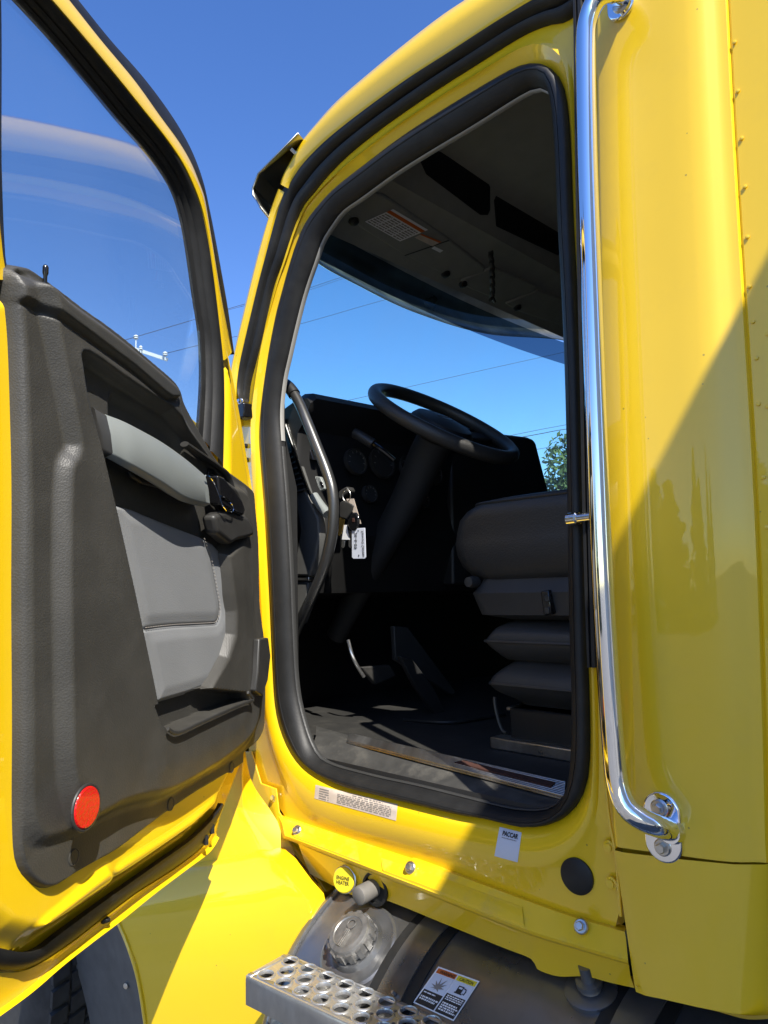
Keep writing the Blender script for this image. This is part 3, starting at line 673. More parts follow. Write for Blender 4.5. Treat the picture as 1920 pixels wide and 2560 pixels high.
# window frame
G = [(-120, -165), (-40, -82), (38, 0), (127, 97), (211, 198), (295, 300), (359, 371), (405, 430), (435, 485), (454, 548), (468, 624), (485, 743), (498, 827), (502, 900), (502, 960), (498, 1030), (494, 1080)]
Bk = [(-30, -195), (55, -85), (131, 0), (211, 93), (295, 194), (359, 274), (413, 342), (456, 405), (485, 464), (506, 523), (523, 599), (536, 684), (548, 780), (561, 900), (564, 990), (563, 1080), (561, 1168)]
Yo = [(25, -190), (105, -85), (173, 0), (253, 101), (337, 202), (401, 291), (447, 354), (477, 405), (498, 456), (513, 502), (527, 591), (544, 692), (561, 785), (580, 878)]
So = [(50, -180), (128, -85), (196, 0), (274, 97), (359, 194), (422, 278), (464, 346), (490, 401), (510, 460), (525, 527), (540, 603), (553, 675), (570, 772), (586, 886)]
n = 110
g_ = smooth_curve(LD(G, -0.038), n); k_ = smooth_curve(LD(Bk, -0.004), n)
def mixc(a, b, t, o): return a*(1-t)+b*t+DN*o
loft('window_channel', [mixc(g_, k_, 0, -0.006), mixc(g_, k_, 0, 0.003), mixc(g_, k_, 0.16, 0.002), mixc(g_, k_, 0.22, -0.007), mixc(g_, k_, 0.28, 0.001), mixc(g_, k_, 0.44, 0.002), mixc(g_, k_, 0.50, -0.009),
      mixc(g_, k_, 0.55, -0.001), mixc(g_, k_, 0.75, 0.003), mixc(g_, k_, 0.92, 0.001), mixc(g_, k_, 1.0, -0.003), mixc(g_, k_, 1.02, -0.03)], M_rub, door, angle=45)
k2 = smooth_curve(LD(Bk[:14], -0.004), n); y_ = smooth_curve(LD(Yo, -0.014), n); o_ = smooth_curve(LD(So, -0.022), n)
loft('window_frame', [k2-DN*0.03, k2+DN*0.0005, mixc(k2, y_, 0.08, 0.002), mixc(k2, y_, 0.45, 0.004), mixc(k2, y_, 0.9, 0.002), y_, y_-DN*0.04], M_yel, door, angle=50)
loft('frame_seal', [y_-DN*0.03, y_-DN*0.002, mixc(y_, o_, 0.35, 0.001), mixc(y_, o_, 0.8, 0.001), o_, o_-DN*0.03, mixc(k2, y_, 0.5, -0.05)], M_rub, door, angle=60)
# rear post of the window, at the picture's left edge
a = smooth_curve(LD([(-95, -400), (-88, 0), (-80, 400), (-74, 600), (-72, 700)], 0.0), 20); b = smooth_curve(LD([(-40, -400), (-24, 0), (-10, 400), (3, 600), (18, 700)], 0.0), 20)
loft('rear_window_post', [a-DN*0.05, a, a*0.5+b*0.5+DN*0.008, b, b-DN*0.05], M_yel, door)
c = smooth_curve(LD([(-30, -400), (-12, 0), (-2, 400), (6, 620), (16, 700)], -0.01), 20); d2 = smooth_curve(LD([(-12, -400), (3, 0), (4, 400), (8, 620), (20, 700)], -0.03), 20)
loft('rear_window_channel', [b-DN*0.03, b+DN*0.001, c+DN*0.004, d2, d2-DN*0.02], M_rub, door)
top_l = LD([(-95, -400), (-60, -400), (-20, -330), (60, -230), (40, -190), (-40, -300)], -0.01)
prism('frame_top_corner', top_l, -DN*0.04, M_yel, door)
# glass
gl = [dpt(*DA(x, y, -0.036), -0.036) for x, y in G[1:]]+[PD(460, 1100, -0.036), PD(300, 950, -0.036), PD(100, 790, -0.036), PD(-20, 760, -0.036), PD(-40, 300, -0.036), PD(-60, -120, -0.036)]
prism('window_pane', gl, -DN*0.005, M_glass, door, smooth=False)

# closed rear edge of the door shell
V, Fc = [], []
e0, e1_ = 0.968, 0.992
cur = [[dpt(a_, z_, h_) for z_ in (1.10, 1.4, 1.7, 2.0, 2.2)] for a_, h_ in ((e0, -0.087), (e1_-0.006, -0.087), (e1_, -0.078), (e1_, -0.010), (e1_-0.008, -0.002), (e0, 0.0))]
loft('rear_edge', [np.array(c_) for c_ in cur], M_yel, door, angle=50)
# moulded trim panel
out_px = [(15, 662), (60, 656), (85, 668), (105, 682), (156, 720), (211, 763), (262, 799), (316, 841), (371, 888), (422, 932), (443, 954), (455, 978), (464, 1008), (494, 1064), (536, 1136), (565, 1167), (608, 1199), (630, 1218), (637, 1232),
          (641, 1275), (648, 1360), (651, 1500), (656, 1551), (662, 1597), (665, 1675), (664, 1789), (659, 1831), (641, 1863), (609, 1890), (594, 1911), (525, 1955), (455, 1997), (360, 2064), (270, 2132), (216, 2167), (170, 2198), (140, 2222), (118, 2230), (96, 2224), (66, 2197),
          (48, 2162), (41, 2112), (39, 2016), (40, 1800), (38, 1500), (39, 1233), (36, 1064), (29, 853), (19, 739)]
out = np.array([DA(x_, y_, (0.010-0.018*min(1.0, max(0.0, (x_-90)/180.0))) if y_ > 1900 else 0.010) for x_, y_ in out_px])
out = smooth_curve(out, 200, True)
b1p = dpoly([(22, 690), (90, 690), (156, 735), (262, 812), (371, 900), (440, 968), (460, 1030), (536, 1150), (600, 1210), (626, 1236), (634, 1400), (640, 1560), (650, 1640), (652, 1780), (630, 1855), (590, 1898), (500, 1952), (405, 2006), (330, 2026), (270, 2050), (196, 2090), (140, 2112), (95, 2120), (72, 2090), (58, 2020), (56, 1800), (54, 1500), (52, 1233), (48, 1064), (40, 853), (30, 739)], 0.02, 160)
b2p = dpoly([(84, 690), (97, 752), (127, 895), (169, 1102), (166, 1125), (146, 1172), (140, 1350), (141, 1537), (146, 1812), (150, 1930), (168, 2020), (196, 2072), (250, 2050), (300, 2022), (360, 2004), (420, 1990), (500, 1945), (560, 1905), (620, 1850), (644, 1780), (642, 1640), (634, 1560), (626, 1400), (618, 1240), (560, 1195), (520, 1130), (456, 1040), (440, 975), (371, 910), (262, 822), (156, 745), (110, 700)], 0.03, 200)
b3p = dpoly([(250, 1230), (262, 1400), (300, 1560), (345, 1700), (385, 1830), (395, 1960), (470, 1955), (560, 1890), (620, 1830), (640, 1700), (630, 1500), (615, 1260), (500, 1110), (400, 1000), (230, 880), (200, 890), (225, 1010)], 0.05, 120)
cap_px = [(14, 650), (60, 650), (100, 676), (160, 720), (265, 798), (371, 886), (425, 934), (446, 956), (455, 980), (450, 999), (430, 1000), (412, 988), (338, 925), (236, 849), (114, 760), (97, 751), (20, 739)]
cap = dpoly(cap_px, 0.05)
ins_cv = dpoly([(211, 893), (214, 887), (226, 888), (253, 904), (316, 950), (380, 992), (435, 1026), (480, 1075), (520, 1122), (572, 1192), (602, 1262), (608, 1340), (566, 1384), (577, 1486), (583, 1528), (582, 1585), (566, 1640), (524, 1718), (500, 1726), (396, 1762), (338, 1486), (287, 1258), (262, 1144), (230, 1013)], 0.045)
pock = dpoly([(276, 1000), (282, 986), (295, 982), (337, 1005), (380, 1030), (422, 1060), (451, 1094), (466, 1150), (440, 1160), (380, 1120), (300, 1085), (278, 1050)], 0.02, 80)
tray = dpoly([(396, 1764), (504, 1724), (536, 1721), (620, 1730), (632, 1750), (594, 1764), (504, 1805), (445, 1831), (428, 1829), (412, 1808)], 0.055)
def trimh(A, Z):
    s = sdf(out, A, Z)
    h = -0.030+0.042*sst(-s, -0.006, 0.010)
    h += 0.012*sst(-sdf(b1p, A, Z), -0.004, 0.022)
    h += 0.020*sst(-sdf(b2p, A, Z), -0.006, 0.022)
    h += 0.006*sst(-sdf(b3p, A, Z), -0.02, 0.05)
    h += 0.010*sst(-sdf(cap, A, Z), -0.004, 0.010)*sst(-s, -0.002, 0.012)
    sc_ = np.abs(sdf(cap, A, Z)); h -= 0.005*(1-sst(sc_, 0.001, 0.007))*sst(-s, 0.006, 0.02)
    si = sdf(ins_cv, A, Z); w_ = 0.0055+0.0125*sst(0.40-A, 0.0, 0.15)*sst(1.97-Z, 0, 0.1)+0.004*sst(Z, 1.98, 2.05); f = sst(-si, -w_, w_)
    h = h*(1-f)+f*(0.016)
    h -= 0.012*sst(-sdf(pock, A, Z), -0.004, 0.02)
    f = sst(-sdf(tray, A, Z), -0.001, 0.004)
    h = h*(1-f)+f*0.006
    return h
trim = field('trim_panel', -0.11, 1.03, 1.17, 2.30, 0.0026, trimh, M_trim, door, keep=lambda A, Z, H_: (H_ > -0.026))
# grey vinyl insert
insp = dpoly([(287, 1259), (337, 1272), (405, 1301), (506, 1341), (532, 1356), (547, 1372), (560, 1423), (573, 1486), (579, 1528), (579, 1583), (563, 1637), (522, 1714), (500, 1724), (458, 1739), (396, 1758), (338, 1486)], 0.024)
seam1 = np.array([DA(x, y, 0.024) for x, y in [(510, 1347), (520, 1375), (530, 1405), (542, 1470), (549, 1510), (549, 1537), (541, 1556), (527, 1560), (435, 1565), (357, 1574)]])
seam1 = smooth_curve(seam1, 60)
def dline(L, A, Z):
    d = np.full(A.shape, 1e9)
    for i in range(len(L)-1):
        x1, y1 = L[i]; x2, y2 = L[i+1]; ex, ey = x2-x1, y2-y1
        t = np.clip(((A-x1)*ex+(Z-y1)*ey)/(ex*ex+ey*ey+1e-12), 0, 1); d = np.minimum(d, np.hypot(A-x1-t*ex, Z-y1-t*ey))
    return d
def insh(A, Z):
    s = sdf(insp, A, Z); h = 0.010+0.014*sst(-s, -0.002, 0.007)
    dl = dline(seam1, A, Z); h += 0.004*sst(dl, 0.0, 0.03)*sst(-s, 0, 0.03) - 0.0035*(1-sst(dl, 0.001, 0.006))
    return h
field('vinyl_insert', -0.05, 0.78, 1.40, 2.0, 0.003, insh, M_ins, door, keep=lambda A, Z, H_: sdf(insp, A, Z) < 0.003)
V, Fc = [], []
for i in range(0, 58, 1):
    a_ = seam1[i]*0.7+seam1[i+1]*0.3; b_ = seam1[i]*0.1+seam1[i+1]*0.9
    pth = np.array([dpt(a_[0]+0.003, a_[1]+0.003, 0.0245), dpt((a_[0]+b_[0])/2+0.003, (a_[1]+b_[1])/2+0.003, 0.0262), dpt(b_[0]+0.003, b_[1]+0.003, 0.0245)])
    d_ = sweepdata(pth, circ(0.0009, 5), DN); V2, F2 = join((V, Fc), d_); V, Fc = V2, F2
tag(mesh('stitching', V, Fc, M_inkg, door), kind='stuff')
# pull handle bar
T_ = [(232, 1018), (261, 1035), (300, 1050), (337, 1068), (405, 1106), (464, 1148), (510, 1187)]
B_ = [(248, 1122), (276, 1135), (305, 1150), (337, 1168), (405, 1208), (464, 1246), (522, 1262)]
tt = smooth_curve([PD(p_[0], p_[1], o_) for p_, o_ in zip(T_, (0.03, 0.042, 0.052, 0.06, 0.066, 0.066, 0.060))], 50); bb = smooth_curve([PD(p_[0], p_[1], o_) for p_, o_ in zip(B_, (0.034, 0.048, 0.058, 0.066, 0.072, 0.072, 0.066))], 50)
bar = [tt-DN*0.03, tt-DN*0.010, tt, mixc(tt, bb, 0.05, 0.003), mixc(tt, bb, 0.5, 0.005), mixc(tt, bb, 0.95, 0.003), bb, bb-DN*0.012+np.array([0, 0, -0.004]), bb-DN*0.03+np.array([0, 0, 0.006])]
loft('pull_handle', [c_[3:] for c_ in bar], M_pull, door, closed_v=True, caps=True, angle=40)
loft('pull_handle_end', [c_[:4] for c_ in bar], M_dark, door, closed_v=True, caps=True, angle=40)
# latch lever, bezel and grip cup
cup = LD([(500, 1291), (520, 1280), (545, 1277), (589, 1294), (602, 1316), (606, 1340), (585, 1347), (562, 1352), (545, 1362), (510, 1335)], 0.028)
prism('grip_cup', cup, DN*0.034, M_dark, door, bevel=0.010, bseg=4)
prism('latch_lever', LD([(514, 1190), (530, 1196), (556, 1226), (576, 1252), (585, 1276), (580, 1291), (550, 1279), (523, 1263)], 0.040), DN*0.030, M_blk, door, bevel=0.005, bseg=3)
tube('latch_trim', smooth_curve(LD([(514, 1189), (526, 1194), (538, 1212), (549, 1240), (556, 1262), (566, 1276)], 0.073), 24), 0.0017, M_chr, door, 8, hint=DN)
tube('latch_trim', smooth_curve(LD([(549, 1240), (562, 1245), (578, 1258), (584, 1272), (580, 1280), (566, 1274)], 0.072), 24), 0.0015, M_chr, door, 8, hint=DN)
bz = smooth_curve(LD([(461, 1110), (505, 1140), (545, 1168), (569, 1192), (583, 1244), (596, 1290), (604, 1330)], 0.030), 40)
sweep('latch_bezel', bz, circ(0.006, 10, 0.010), M_dark, door, hint=DN)
prism('latch_recess', LD([(519, 1170), (545, 1180), (568, 1205), (580, 1245), (590, 1290), (540, 1276), (515, 1195)], 0.018), DN*0.004, M_blk, door, bevel=0.001)
# finger recess under the bar, tray rim, front grip strip, reflector, plugs
prism('finger_grip', LD([(312, 1180), (330, 1178), (370, 1200), (395, 1215), (388, 1220), (345, 1210), (322, 1195)], 0.018), DN*0.010, M_dark, door, bevel=0.004)
tr_ = smooth_curve([dpt(*DA(x, y, 0.058), 0.058) for x, y in [(420, 1822), (445, 1832), (504, 1806), (594, 1765), (628, 1752), (634, 1748), (620, 1731)]], 50)
sweep('tray_rim', tr_, circ(0.004, 8, 0.003), M_dark, door, hint=DN)
prism('front_grip_strip', LD([(632, 1597), (655, 1594), (661, 1640), (654, 1700), (640, 1740), (622, 1727), (628, 1680)], 0.045), DN*0.018, M_dark, door, bevel=0.004)
c = np.array(dpt(*DA(209, 2018, 0.048), 0.048))
rx, rz = 0.043, 0.036
P_ = []
for i in range(36):
    a = 2*math.pi*i/36; P_.append(c+DU*0.0305*math.cos(a)+np.array([0, 0, 0.0305*math.sin(a)]))
o = prism('reflector', P_, DN*0.008, M_red, door, bevel=0.002)
rr_ = np.array([c+DN*0.004+DU*0.0325*math.cos(2*math.pi*i/40)+np.array([0, 0, 0.0325*math.sin(2*math.pi*i/40)]) for i in range(41)])
sweep('reflector_rim', rr_, circ(0.0028, 8), M_dark, door, hint=DN, caps=False)
for pp in ((186, 2143), (428, 2010), (580, 1918)):
    c = np.array(dpt(*DA(pp[0], pp[1], 0.013), 0.0118)); lathe('trim_plug', c, DN, [(0.013, -0.01), (0.013, 0.0010), (0.0115, 0.0016), (0.0110, 0.0008), (0.0005, 0.0012)], M_trim, door, 20)
p = PD(114, 668, 0.02); lathe('lock_knob', p-np.array([0, 0, 0.034]), (0, 0, 1), [(0.003, 0), (0.003, 0.02), (0.0045, 0.024), (0.0045, 0.034), (0.003, 0.037), (0.0003, 0.038)], M_blk, door, 16)

# ================================================================== outside sun visor over the windscreen
lip3 = [PY(640, 500, -0.075), PY(673, 547, -0.050)]+[PX(x, y, xx) for x, y, xx in ((785, 650, -1.61), (892, 711, -1.665), (1037, 780, -1.705), (1218, 834, -1.715), (1417, 852, -1.69))]
lip3 += [np.array([-1.60, 2.0, 2.79]), np.array([-1.55, 2.16, 2.74])]
nose = [PY(631, 470, -0.075)]+[PY(640, 474, -0.05)]+[l_+np.array([-0.075, 0, 0.105]) for l_ in lip3[2:]]
nose2 = [PY(645, 434, -0.075)]+[PY(655, 436, -0.05)]+[l_+np.array([-0.055, 0, 0.150]) for l_ in lip3[2:]]
top3 = [PY(745, 333, -0.075), PY(756, 345, -0.050)]+[l_+np.array([0.09, 0, 0.235]) for l_ in lip3[2:]]
L_ = [smooth_curve(q, 70) for q in (lip3, [a*0.5+b*0.5+np.array([-0.008, 0, 0]) for a, b in zip(lip3, nose)], nose, nose2, top3)]
visor = loft('sun_visor', L_, M_ssd, truck, solid=0.004, angle=40)
V_ = smooth_curve(lip3, 70); sweep('visor_lip', V_, circ(0.0022, 8), M_ss, visor)
p0 = smooth_curve([PY(728, 372, -0.06), PY(742, 386, -0.045)], 4); tube('visor_stay', p0, 0.006, M_ss, visor, 8)

# ================================================================== windscreen, cab shell
xs = np.linspace(0.03, 2.12, 24)
def wl(x, z, bow): return np.array([(x-bow*math.sin(math.pi*(y-0.03)/2.09), y, z) for y in xs])
screen = loft('windscreen', [wl(-1.97, 2.10, 0.14), wl(-1.82, 2.32, 0.12), wl(-1.66, 2.55, 0.10), wl(-1.561, 2.70, 0.08)], M_wind, truck, angle=80)
loft('tint_band', [wl(-1.561, 2.70, 0.08), wl(-1.54, 2.732, 0.075), wl(-1.515, 2.77, 0.07)], M_band, screen, angle=80)
box('cab_floor', (-2.12, 0.13, 1.22), (0.2, 2.12, 1.295), M_mat, truck)
box('cab_right_wall', (-1.9, 2.12, 1.2), (0.2, 2.16, 2.94), M_int, truck)
box('cab_rear_wall', (0.15, 0.1, 1.2), (0.2, 2.14, 2.96), M_int, truck)
box('firewall', (-2.16, 0.05, 1.2), (-2.10, 2.14, 2.12), M_int, truck)
mesh('cowl', *prismdata([(-1.60, 0.02, 1.25), (-2.10, 0.02, 1.25), (-2.10, 0.02, 2.10), (-1.95, 0.02, 2.12), (-1.70, 0.02, 2.30), (-1.60, 0.02, 2.0)], (0, 0.05, 0)), M_int, truck)
mesh('cowl', *prismdata([(-1.60, 2.08, 1.25), (-2.10, 2.08, 1.25), (-2.10, 2.08, 2.10), (-1.93, 2.08, 2.12), (-1.60, 2.08, 2.10)], (0, 0.05, 0)), M_int, truck)
# right-hand windscreen pillar
sweep('right_windscreen_pillar', np.array([(-1.93, 2.10, 2.08), (-1.48, 2.10, 2.80)]), [(-0.05, -0.03), (0.05, -0.03), (0.05, 0.03), (-0.05, 0.03)], M_int, truck, hint=(0, 1, 0))
# header, overhead console and headliner
hd = [(-1.53, 2.80), (-1.512, 2.752), (-1.49, 2.765), (-1.315, 2.842), (-1.300, 2.846), (-1.290, 2.862), (-1.215, 2.930), (-1.195, 2.938), (0.18, 2.945)]
yy = np.linspace(0.10, 2.12, 12)
loft('overhead_console', [np.array([(x, y, z) for y in yy]) for x, z in hd], M_hdl, truck, angle=25)
HN, HP = (-0.44, 0, 1), (-1.5, 0, 2.757)
def PH(px, py, o=0.0): return onpl(px, py, HN, (-1.5, 0, 2.757+o))
def cr(x, y): return (820+x/2.765, 480+y/2.765)
def headpad(pts, o=-0.004):
    P = [PH(*cr(*q), o) for q in pts]; return prism('interior_visor', P, (0, 0, 0.012), M_hdl, truck, bevel=0.004)
headpad([(110, 125), (270, 10), (380, 25), (840, 335), (1085, 525), (1075, 560), (860, 605), (800, 570), (530, 440), (215, 245), (165, 180)])
headpad([(915, 615), (1140, 525), (1440, 650), (1425, 690), (1195, 755), (960, 660)])
headpad([(1225, 775), (1450, 685), (1640, 750), (1640, 935), (1330, 830)])
tube('visor_joint', straight([PH(*cr(530, 440), -0.0065), PH(*cr(835, 335), -0.0065)], 3), 0.0016, M_int, truck, 6)
for q in ((180, 205), (815, 570), (1310, 800), (935, 640)):
    p = PH(*cr(*q), -0.006); lathe('visor_clip', p, (0.4, 0, -1), [(0.016, -0.004), (0.014, 0.004), (0.006, 0.008), (0.0004, 0.008)], M_int, truck, 14)
lc = [cr(450, 118), cr(692, 262), cr(498, 342), cr(255, 205)]
f = quadfn(lc, PH, -0.0075); lab = patch('visor_label', f, M_white, truck, nu=3, nv=3)
f2 = quadfn(lc, PH, -0.0085)
patch('label_band', f2, M_org, lab, 0.0, 0.10, 1.0, 0.24, 3, 1)
printrows('label_print', f2, M_inkg, lab, [(u, u+0.21, 0.30+0.10*i, 0.055) for u in (0.03, 0.27, 0.51, 0.75) for i in range(7)])
lc = [cr(650, 290), cr(785, 345), cr(720, 375), cr(598, 315)]
f = quadfn(lc, PH, -0.0075); lab = patch('visor_label', f, M_paper, truck, nu=3, nv=3)
patch('label_band', quadfn(lc, PH, -0.0085), M_org, lab, 0.0, 0.0, 1.0, 0.25, 3, 1)
lc = [cr(735, 375), cr(797, 405), cr(775, 420), cr(715, 390)]
patch('visor_label', quadfn(lc, PH, -0.0075), M_white, truck, nu=2, nv=2)
def PC(px, py, o=0.0): return onpl(px, py, (-0.907, 0, 1), (-1.29, 0, 2.8615+o))
def ca(x, y): return (560+x/1.765, y/1.765)
for pts in ([(865, 715), (905, 680), (960, 668), (1165, 825), (1165, 950), (1130, 950), (890, 770)], [(1190, 885), (1475, 1050), (1475, 1130), (1200, 1000)]):
    prism('cubby_shade_pad', [PC(*ca(*q), -0.004) for q in pts], (0.01, 0, 0.014), M_int, truck, bevel=0.002)  # solid black pads stand in for the shade inside the openings
for q in ((130, 1130, 1025),):
    pass
a = PX(1226, 628, -1.305); b = PX(1231, 742, -1.325)
pth = smooth_curve([a, a*0.6+b*0.4+np.array([0.004, 0, 0]), b], 30)
prof = circ(0.0085, 10)
o = sweep('grab_strap', np.array([q+np.array([0.0, 0.0025*math.sin(i*1.3), 0]) for i, q in enumerate(pth)]), prof, M_int, truck, hint=(1, 0, 0))
for dx in (-0.013, 0.013): tube('strap_end', np.array([b, b+np.array([0, dx, -0.016])]), 0.0055, M_int, o, 8, hint=(1, 0, 0))
# ================================================================== dashboard, wheel, column
dp = [(-2.05, 2.12), (-1.9, 2.22), (-1.76, 2.29), (-1.67, 2.312), (-1.63, 2.305), (-1.612, 2.285), (-1.63, 2.25), (-1.68, 2.20), (-1.70, 2.02), (-1.665, 1.88), (-1.72, 1.70), (-2.08, 1.68)]
def dline_(y, k=1.0, dx=0.0): return np.array([(-1.85+(x+1.85)*k+dx, y, 2.0+(z-2.0)*k) for x, z in dp])
dash = loft('dashboard', [dline_(0.145, 0.94), dline_(0.16, 0.99), dline_(0.30), dline_(0.55, 1.0, 0.02), dline_(0.9, 1.0, 0.03), dline_(1.2), dline_(1.27, 0.9)], M_int, truck, closed=True, caps=True, angle=30)
pt_ = [(-1.85, 0.84), (-1.66, 0.84), (-1.56, 1.22), (-1.57, 1.27), (-1.66, 1.30), (-1.9, 1.30)]; pb_ = [(-1.85, 0.80), (-1.64, 0.80), (-1.47, 1.27), (-1.48, 1.34), (-1.60, 1.38), (-1.9, 1.38)]
loft('centre_stack', [np.array([(x_, y_, 1.72) for x_, y_ in pb_]), np.array([(x_, y_, 2.29) for x_, y_ in pt_]), np.array([(-1.7+(x_+1.7)*0.9, 1.07+(y_-1.07)*0.95, 2.305) for x_, y_ in pt_])], M_int, dash, closed=True, caps=True, bevel=0.02, bseg=4)
for k, (gy, gz, gr) in enumerate(((0.36, 2.12, 0.045), (0.48, 2.13, 0.055), (0.62, 2.13, 0.055), (0.74, 2.12, 0.045), (0.42, 2.02, 0.03), (0.68, 2.02, 0.03))):
    lathe('gauge', (-1.662, gy, gz), (1, 0, 0.2), [(gr, -0.01), (gr, 0.006), (gr*0.88, 0.006), (gr*0.85, 0.001), (0.0005, 0.001)], M_dark, dash, 24)
    V, Fc = [], []
    for i in range(9):
        a_ = math.radians(-40+i*32.5); c0_, c1_ = gr*0.62, gr*0.80
        u2 = np.array([0, math.cos(a_), math.sin(a_)]); n2 = np.array([0, -math.sin(a_), math.cos(a_)]); o2 = np.array([-1.6585, gy, gz])
        b_ = len(V); V += [o2+u2*c0_-n2*0.0012, o2+u2*c1_-n2*0.0012, o2+u2*c1_+n2*0.0012, o2+u2*c0_+n2*0.0012]; Fc.append((b_, b_+1, b_+2, b_+3))
    tag(mesh('dial_marks', V, Fc, M_inkg, dash, smooth=False), kind='stuff')
for (x0, z0, x1, z1) in ((0.05, 2.20, 0.62, 2.02), (0.68, 2.20, 0.97, 2.02), (0.05, 1.98, 0.97, 1.93), (0.05, 1.90, 0.60, 1.85)):
    A_, B_2 = np.array([-1.658, 0.84]), np.array([-1.558, 1.22])
    a, b = A_*(1-x0)+B_2*x0, A_*(1-x1)+B_2*x1
    prism('stack_display', [(a[0], a[1], z0), (b[0], b[1], z0), (b[0], b[1], z1), (a[0], a[1], z1)], (0.004, -0.002, 0), M_blk, dash, bevel=0.001)
for i in range(12):
    t_ = 0.08+0.075*i; A_, B_2 = np.array([-1.648, 0.82]), np.array([-1.515, 1.25]); a = A_*(1-t_)+B_2*t_
    box('rocker_switch', (a[0]-0.004, a[1]-0.010, 1.80+0.0*i), (a[0]+0.008, a[1]+0.010, 1.835), M_dark, dash, bevel=0.002)
box('passenger_dash', (-2.06, 1.27, 1.68), (-1.70, 2.08, 2.10), M_int2, truck, bevel=0.04, bseg=4)
# left end of the dashboard
ep = lambda pts, y, d, m, nm, par=dash, bev=0.003: prism(nm, LY(pts, y), (0, d, 0), m, par, bevel=bev)
ep([(712, 1116), (724, 1112), (742, 1160), (768, 1240), (778, 1262), (795, 1295), (797, 1340), (786, 1395), (772, 1440), (728, 1440), (718, 1250)], 0.146, 0.03, M_int3, 'dash_end_panel', dash, 0.006)
ep([(714, 1118), (724, 1119), (740, 1160), (757, 1208), (762, 1222), (754, 1232), (715, 1234)], 0.1445, 0.012, M_drk, 'side_vent', dash, 0.001)
for i in range(8):
    y = 1135+i*13.5; xr = 728+(y-1120)*0.33
    pth = np.array([PY(715, y+6, 0.142), PY(xr, y-7, 0.142)])
    sweep('vent_slat', pth, [(-0.0018, -0.006), (0.0018, -0.006), (0.0018, 0.006), (-0.0018, 0.006)], M_int3, dash, hint=(0, 1, 0))
tube('dash_trim', smooth_curve(LY([(708, 1048), (722, 1090), (738, 1135), (757, 1190), (773, 1232), (786, 1250)], 0.14), 30), 0.0055, M_ss, dash, 10, hint=(0, 1, 0))
sweep('trim_end', smooth_curve(LY([(785, 1240), (800, 1262), (818, 1285)], 0.145), 10), circ(0.014, 14), M_pull, dash, hint=(0, 1, 0))
ep([(730, 1000), (745, 1020), (770, 1110), (783, 1150), (765, 1150), (740, 1080)], 0.19, 0.02, M_blk, 'pillar_switch_panel')
ep([(728, 1441), (771, 1441), (771, 1452), (729, 1452)], 0.150, 0.03, M_steel, 'hood_release')
ep([(728, 1450), (770, 1454), (765, 1500), (742, 1560), (730, 1560)], 0.155, 0.04, M_int3, 'kick_panel')
ep([(786, 1190), (800, 1192), (812, 1222), (800, 1228), (793, 1215)], 0.165, 0.012, M_pull, 'switch_plate')
ep([(797, 1203), (804, 1204), (809, 1217), (803, 1219)], 0.163, 0.004, M_blk, 'rocker_switch')
# interior grab tube on the pillar
gt = smooth_curve([PY(*q) for q in ((714, 962, 0.085), (728, 975, 0.085), (748, 1008, 0.085), (770, 1060, 0.08), (796, 1125, 0.08), (818, 1182, 0.08), (831, 1230, 0.08), (834, 1290, 0.08), (826, 1360, 0.082), (806, 1430, 0.085), (776, 1500, 0.09), (748, 1558, 0.10), (732, 1600, 0.12))], 80)
gh = tube('pillar_grab_handle', gt, 0.0150, M_tube, truck, 16, hint=(0, 1, 0.1))
tube('grab_handle_boot', gt[:6], 0.0185, M_int, gh, 16, hint=(0, 1, 0.1))
# steering wheel
wc = PY(1110, 1056, 0.50); tau = 0.62
wa = np.array([math.cos(tau), 0, -math.sin(tau)]); wb = np.array([0, 1.0, 0]); wn = np.cross(wa, wb); wn = wn if wn[2] > 0 else -wn
RW = 0.236
rim = np.array([wc+RW*(math.cos(t)*wa+math.sin(t)*wb) for t in np.linspace(0, 2*math.pi, 65)])
V, Fc = [], []
cur = []
for (a_, b_) in circ(0.0205, 14, 0.022):
    cur.append(np.array([wc+(RW+a_)*(math.cos(t)*wa+math.sin(t)*wb)+wn*b_ for t in np.linspace(0, 2*math.pi, 64, endpoint=False)]))
wheel = loft('steering_wheel', cur, M_seat, truck, closed=True, closed_v=True, angle=80)
lathe('wheel_hub', wc-wn*0.022, wn, [(0.05, -0.05), (0.095, -0.01), (0.105, 0.010), (0.092, 0.026), (0.04, 0.036), (0.0005, 0.037)], M_int, wheel, 32, ref=wa)
for sgn in (-1, 1):
    c = [wc-wn*0.025+wb*sgn*0.07+wa*0.04, wc-wn*0.006+wb*sgn*RW+wa*0.035, wc-wn*0.006+wb*sgn*RW-wa*0.015, wc-wn*0.025+wb*sgn*0.07-wa*0.03]
    prism('wheel_spoke', c, -wn*0.016, M_int, wheel, bevel=0.005)
c = [wc-wn*0.03+wa*0.07+wb*0.03, wc-wn*0.01+wa*RW+wb*0.025, wc-wn*0.01+wa*RW-wb*0.025, wc-wn*0.03+wa*0.07-wb*0.03]
prism('wheel_spoke', c, -wn*0.016, M_int, wheel, bevel=0.005)
prism('hub_badge', [wc+wn*0.0135+wa*x+wb*y for x, y in ((-0.012, -0.03), (-0.018, 0.0), (-0.012, 0.03), (0.010, 0.026), (0.014, 0.0), (0.010, -0.026))], wn*0.002, M_dark, wheel, bevel=0.0008)
tube('badge_line', np.array([wc+wn*0.0158+wa*-0.010+wb*y for y in np.linspace(-0.026, 0.026, 8)]), 0.001, M_steel, wheel, 6)
colp = smooth_curve([wc-wn*0.05, wc-wn*0.12+np.array([-0.01, 0, 0]), wc-wn*0.25+np.array([-0.02, 0, -0.02]), np.array([-1.72, 0.47, 1.78]), np.array([-1.90, 0.47, 1.55])], 24)
cur = []
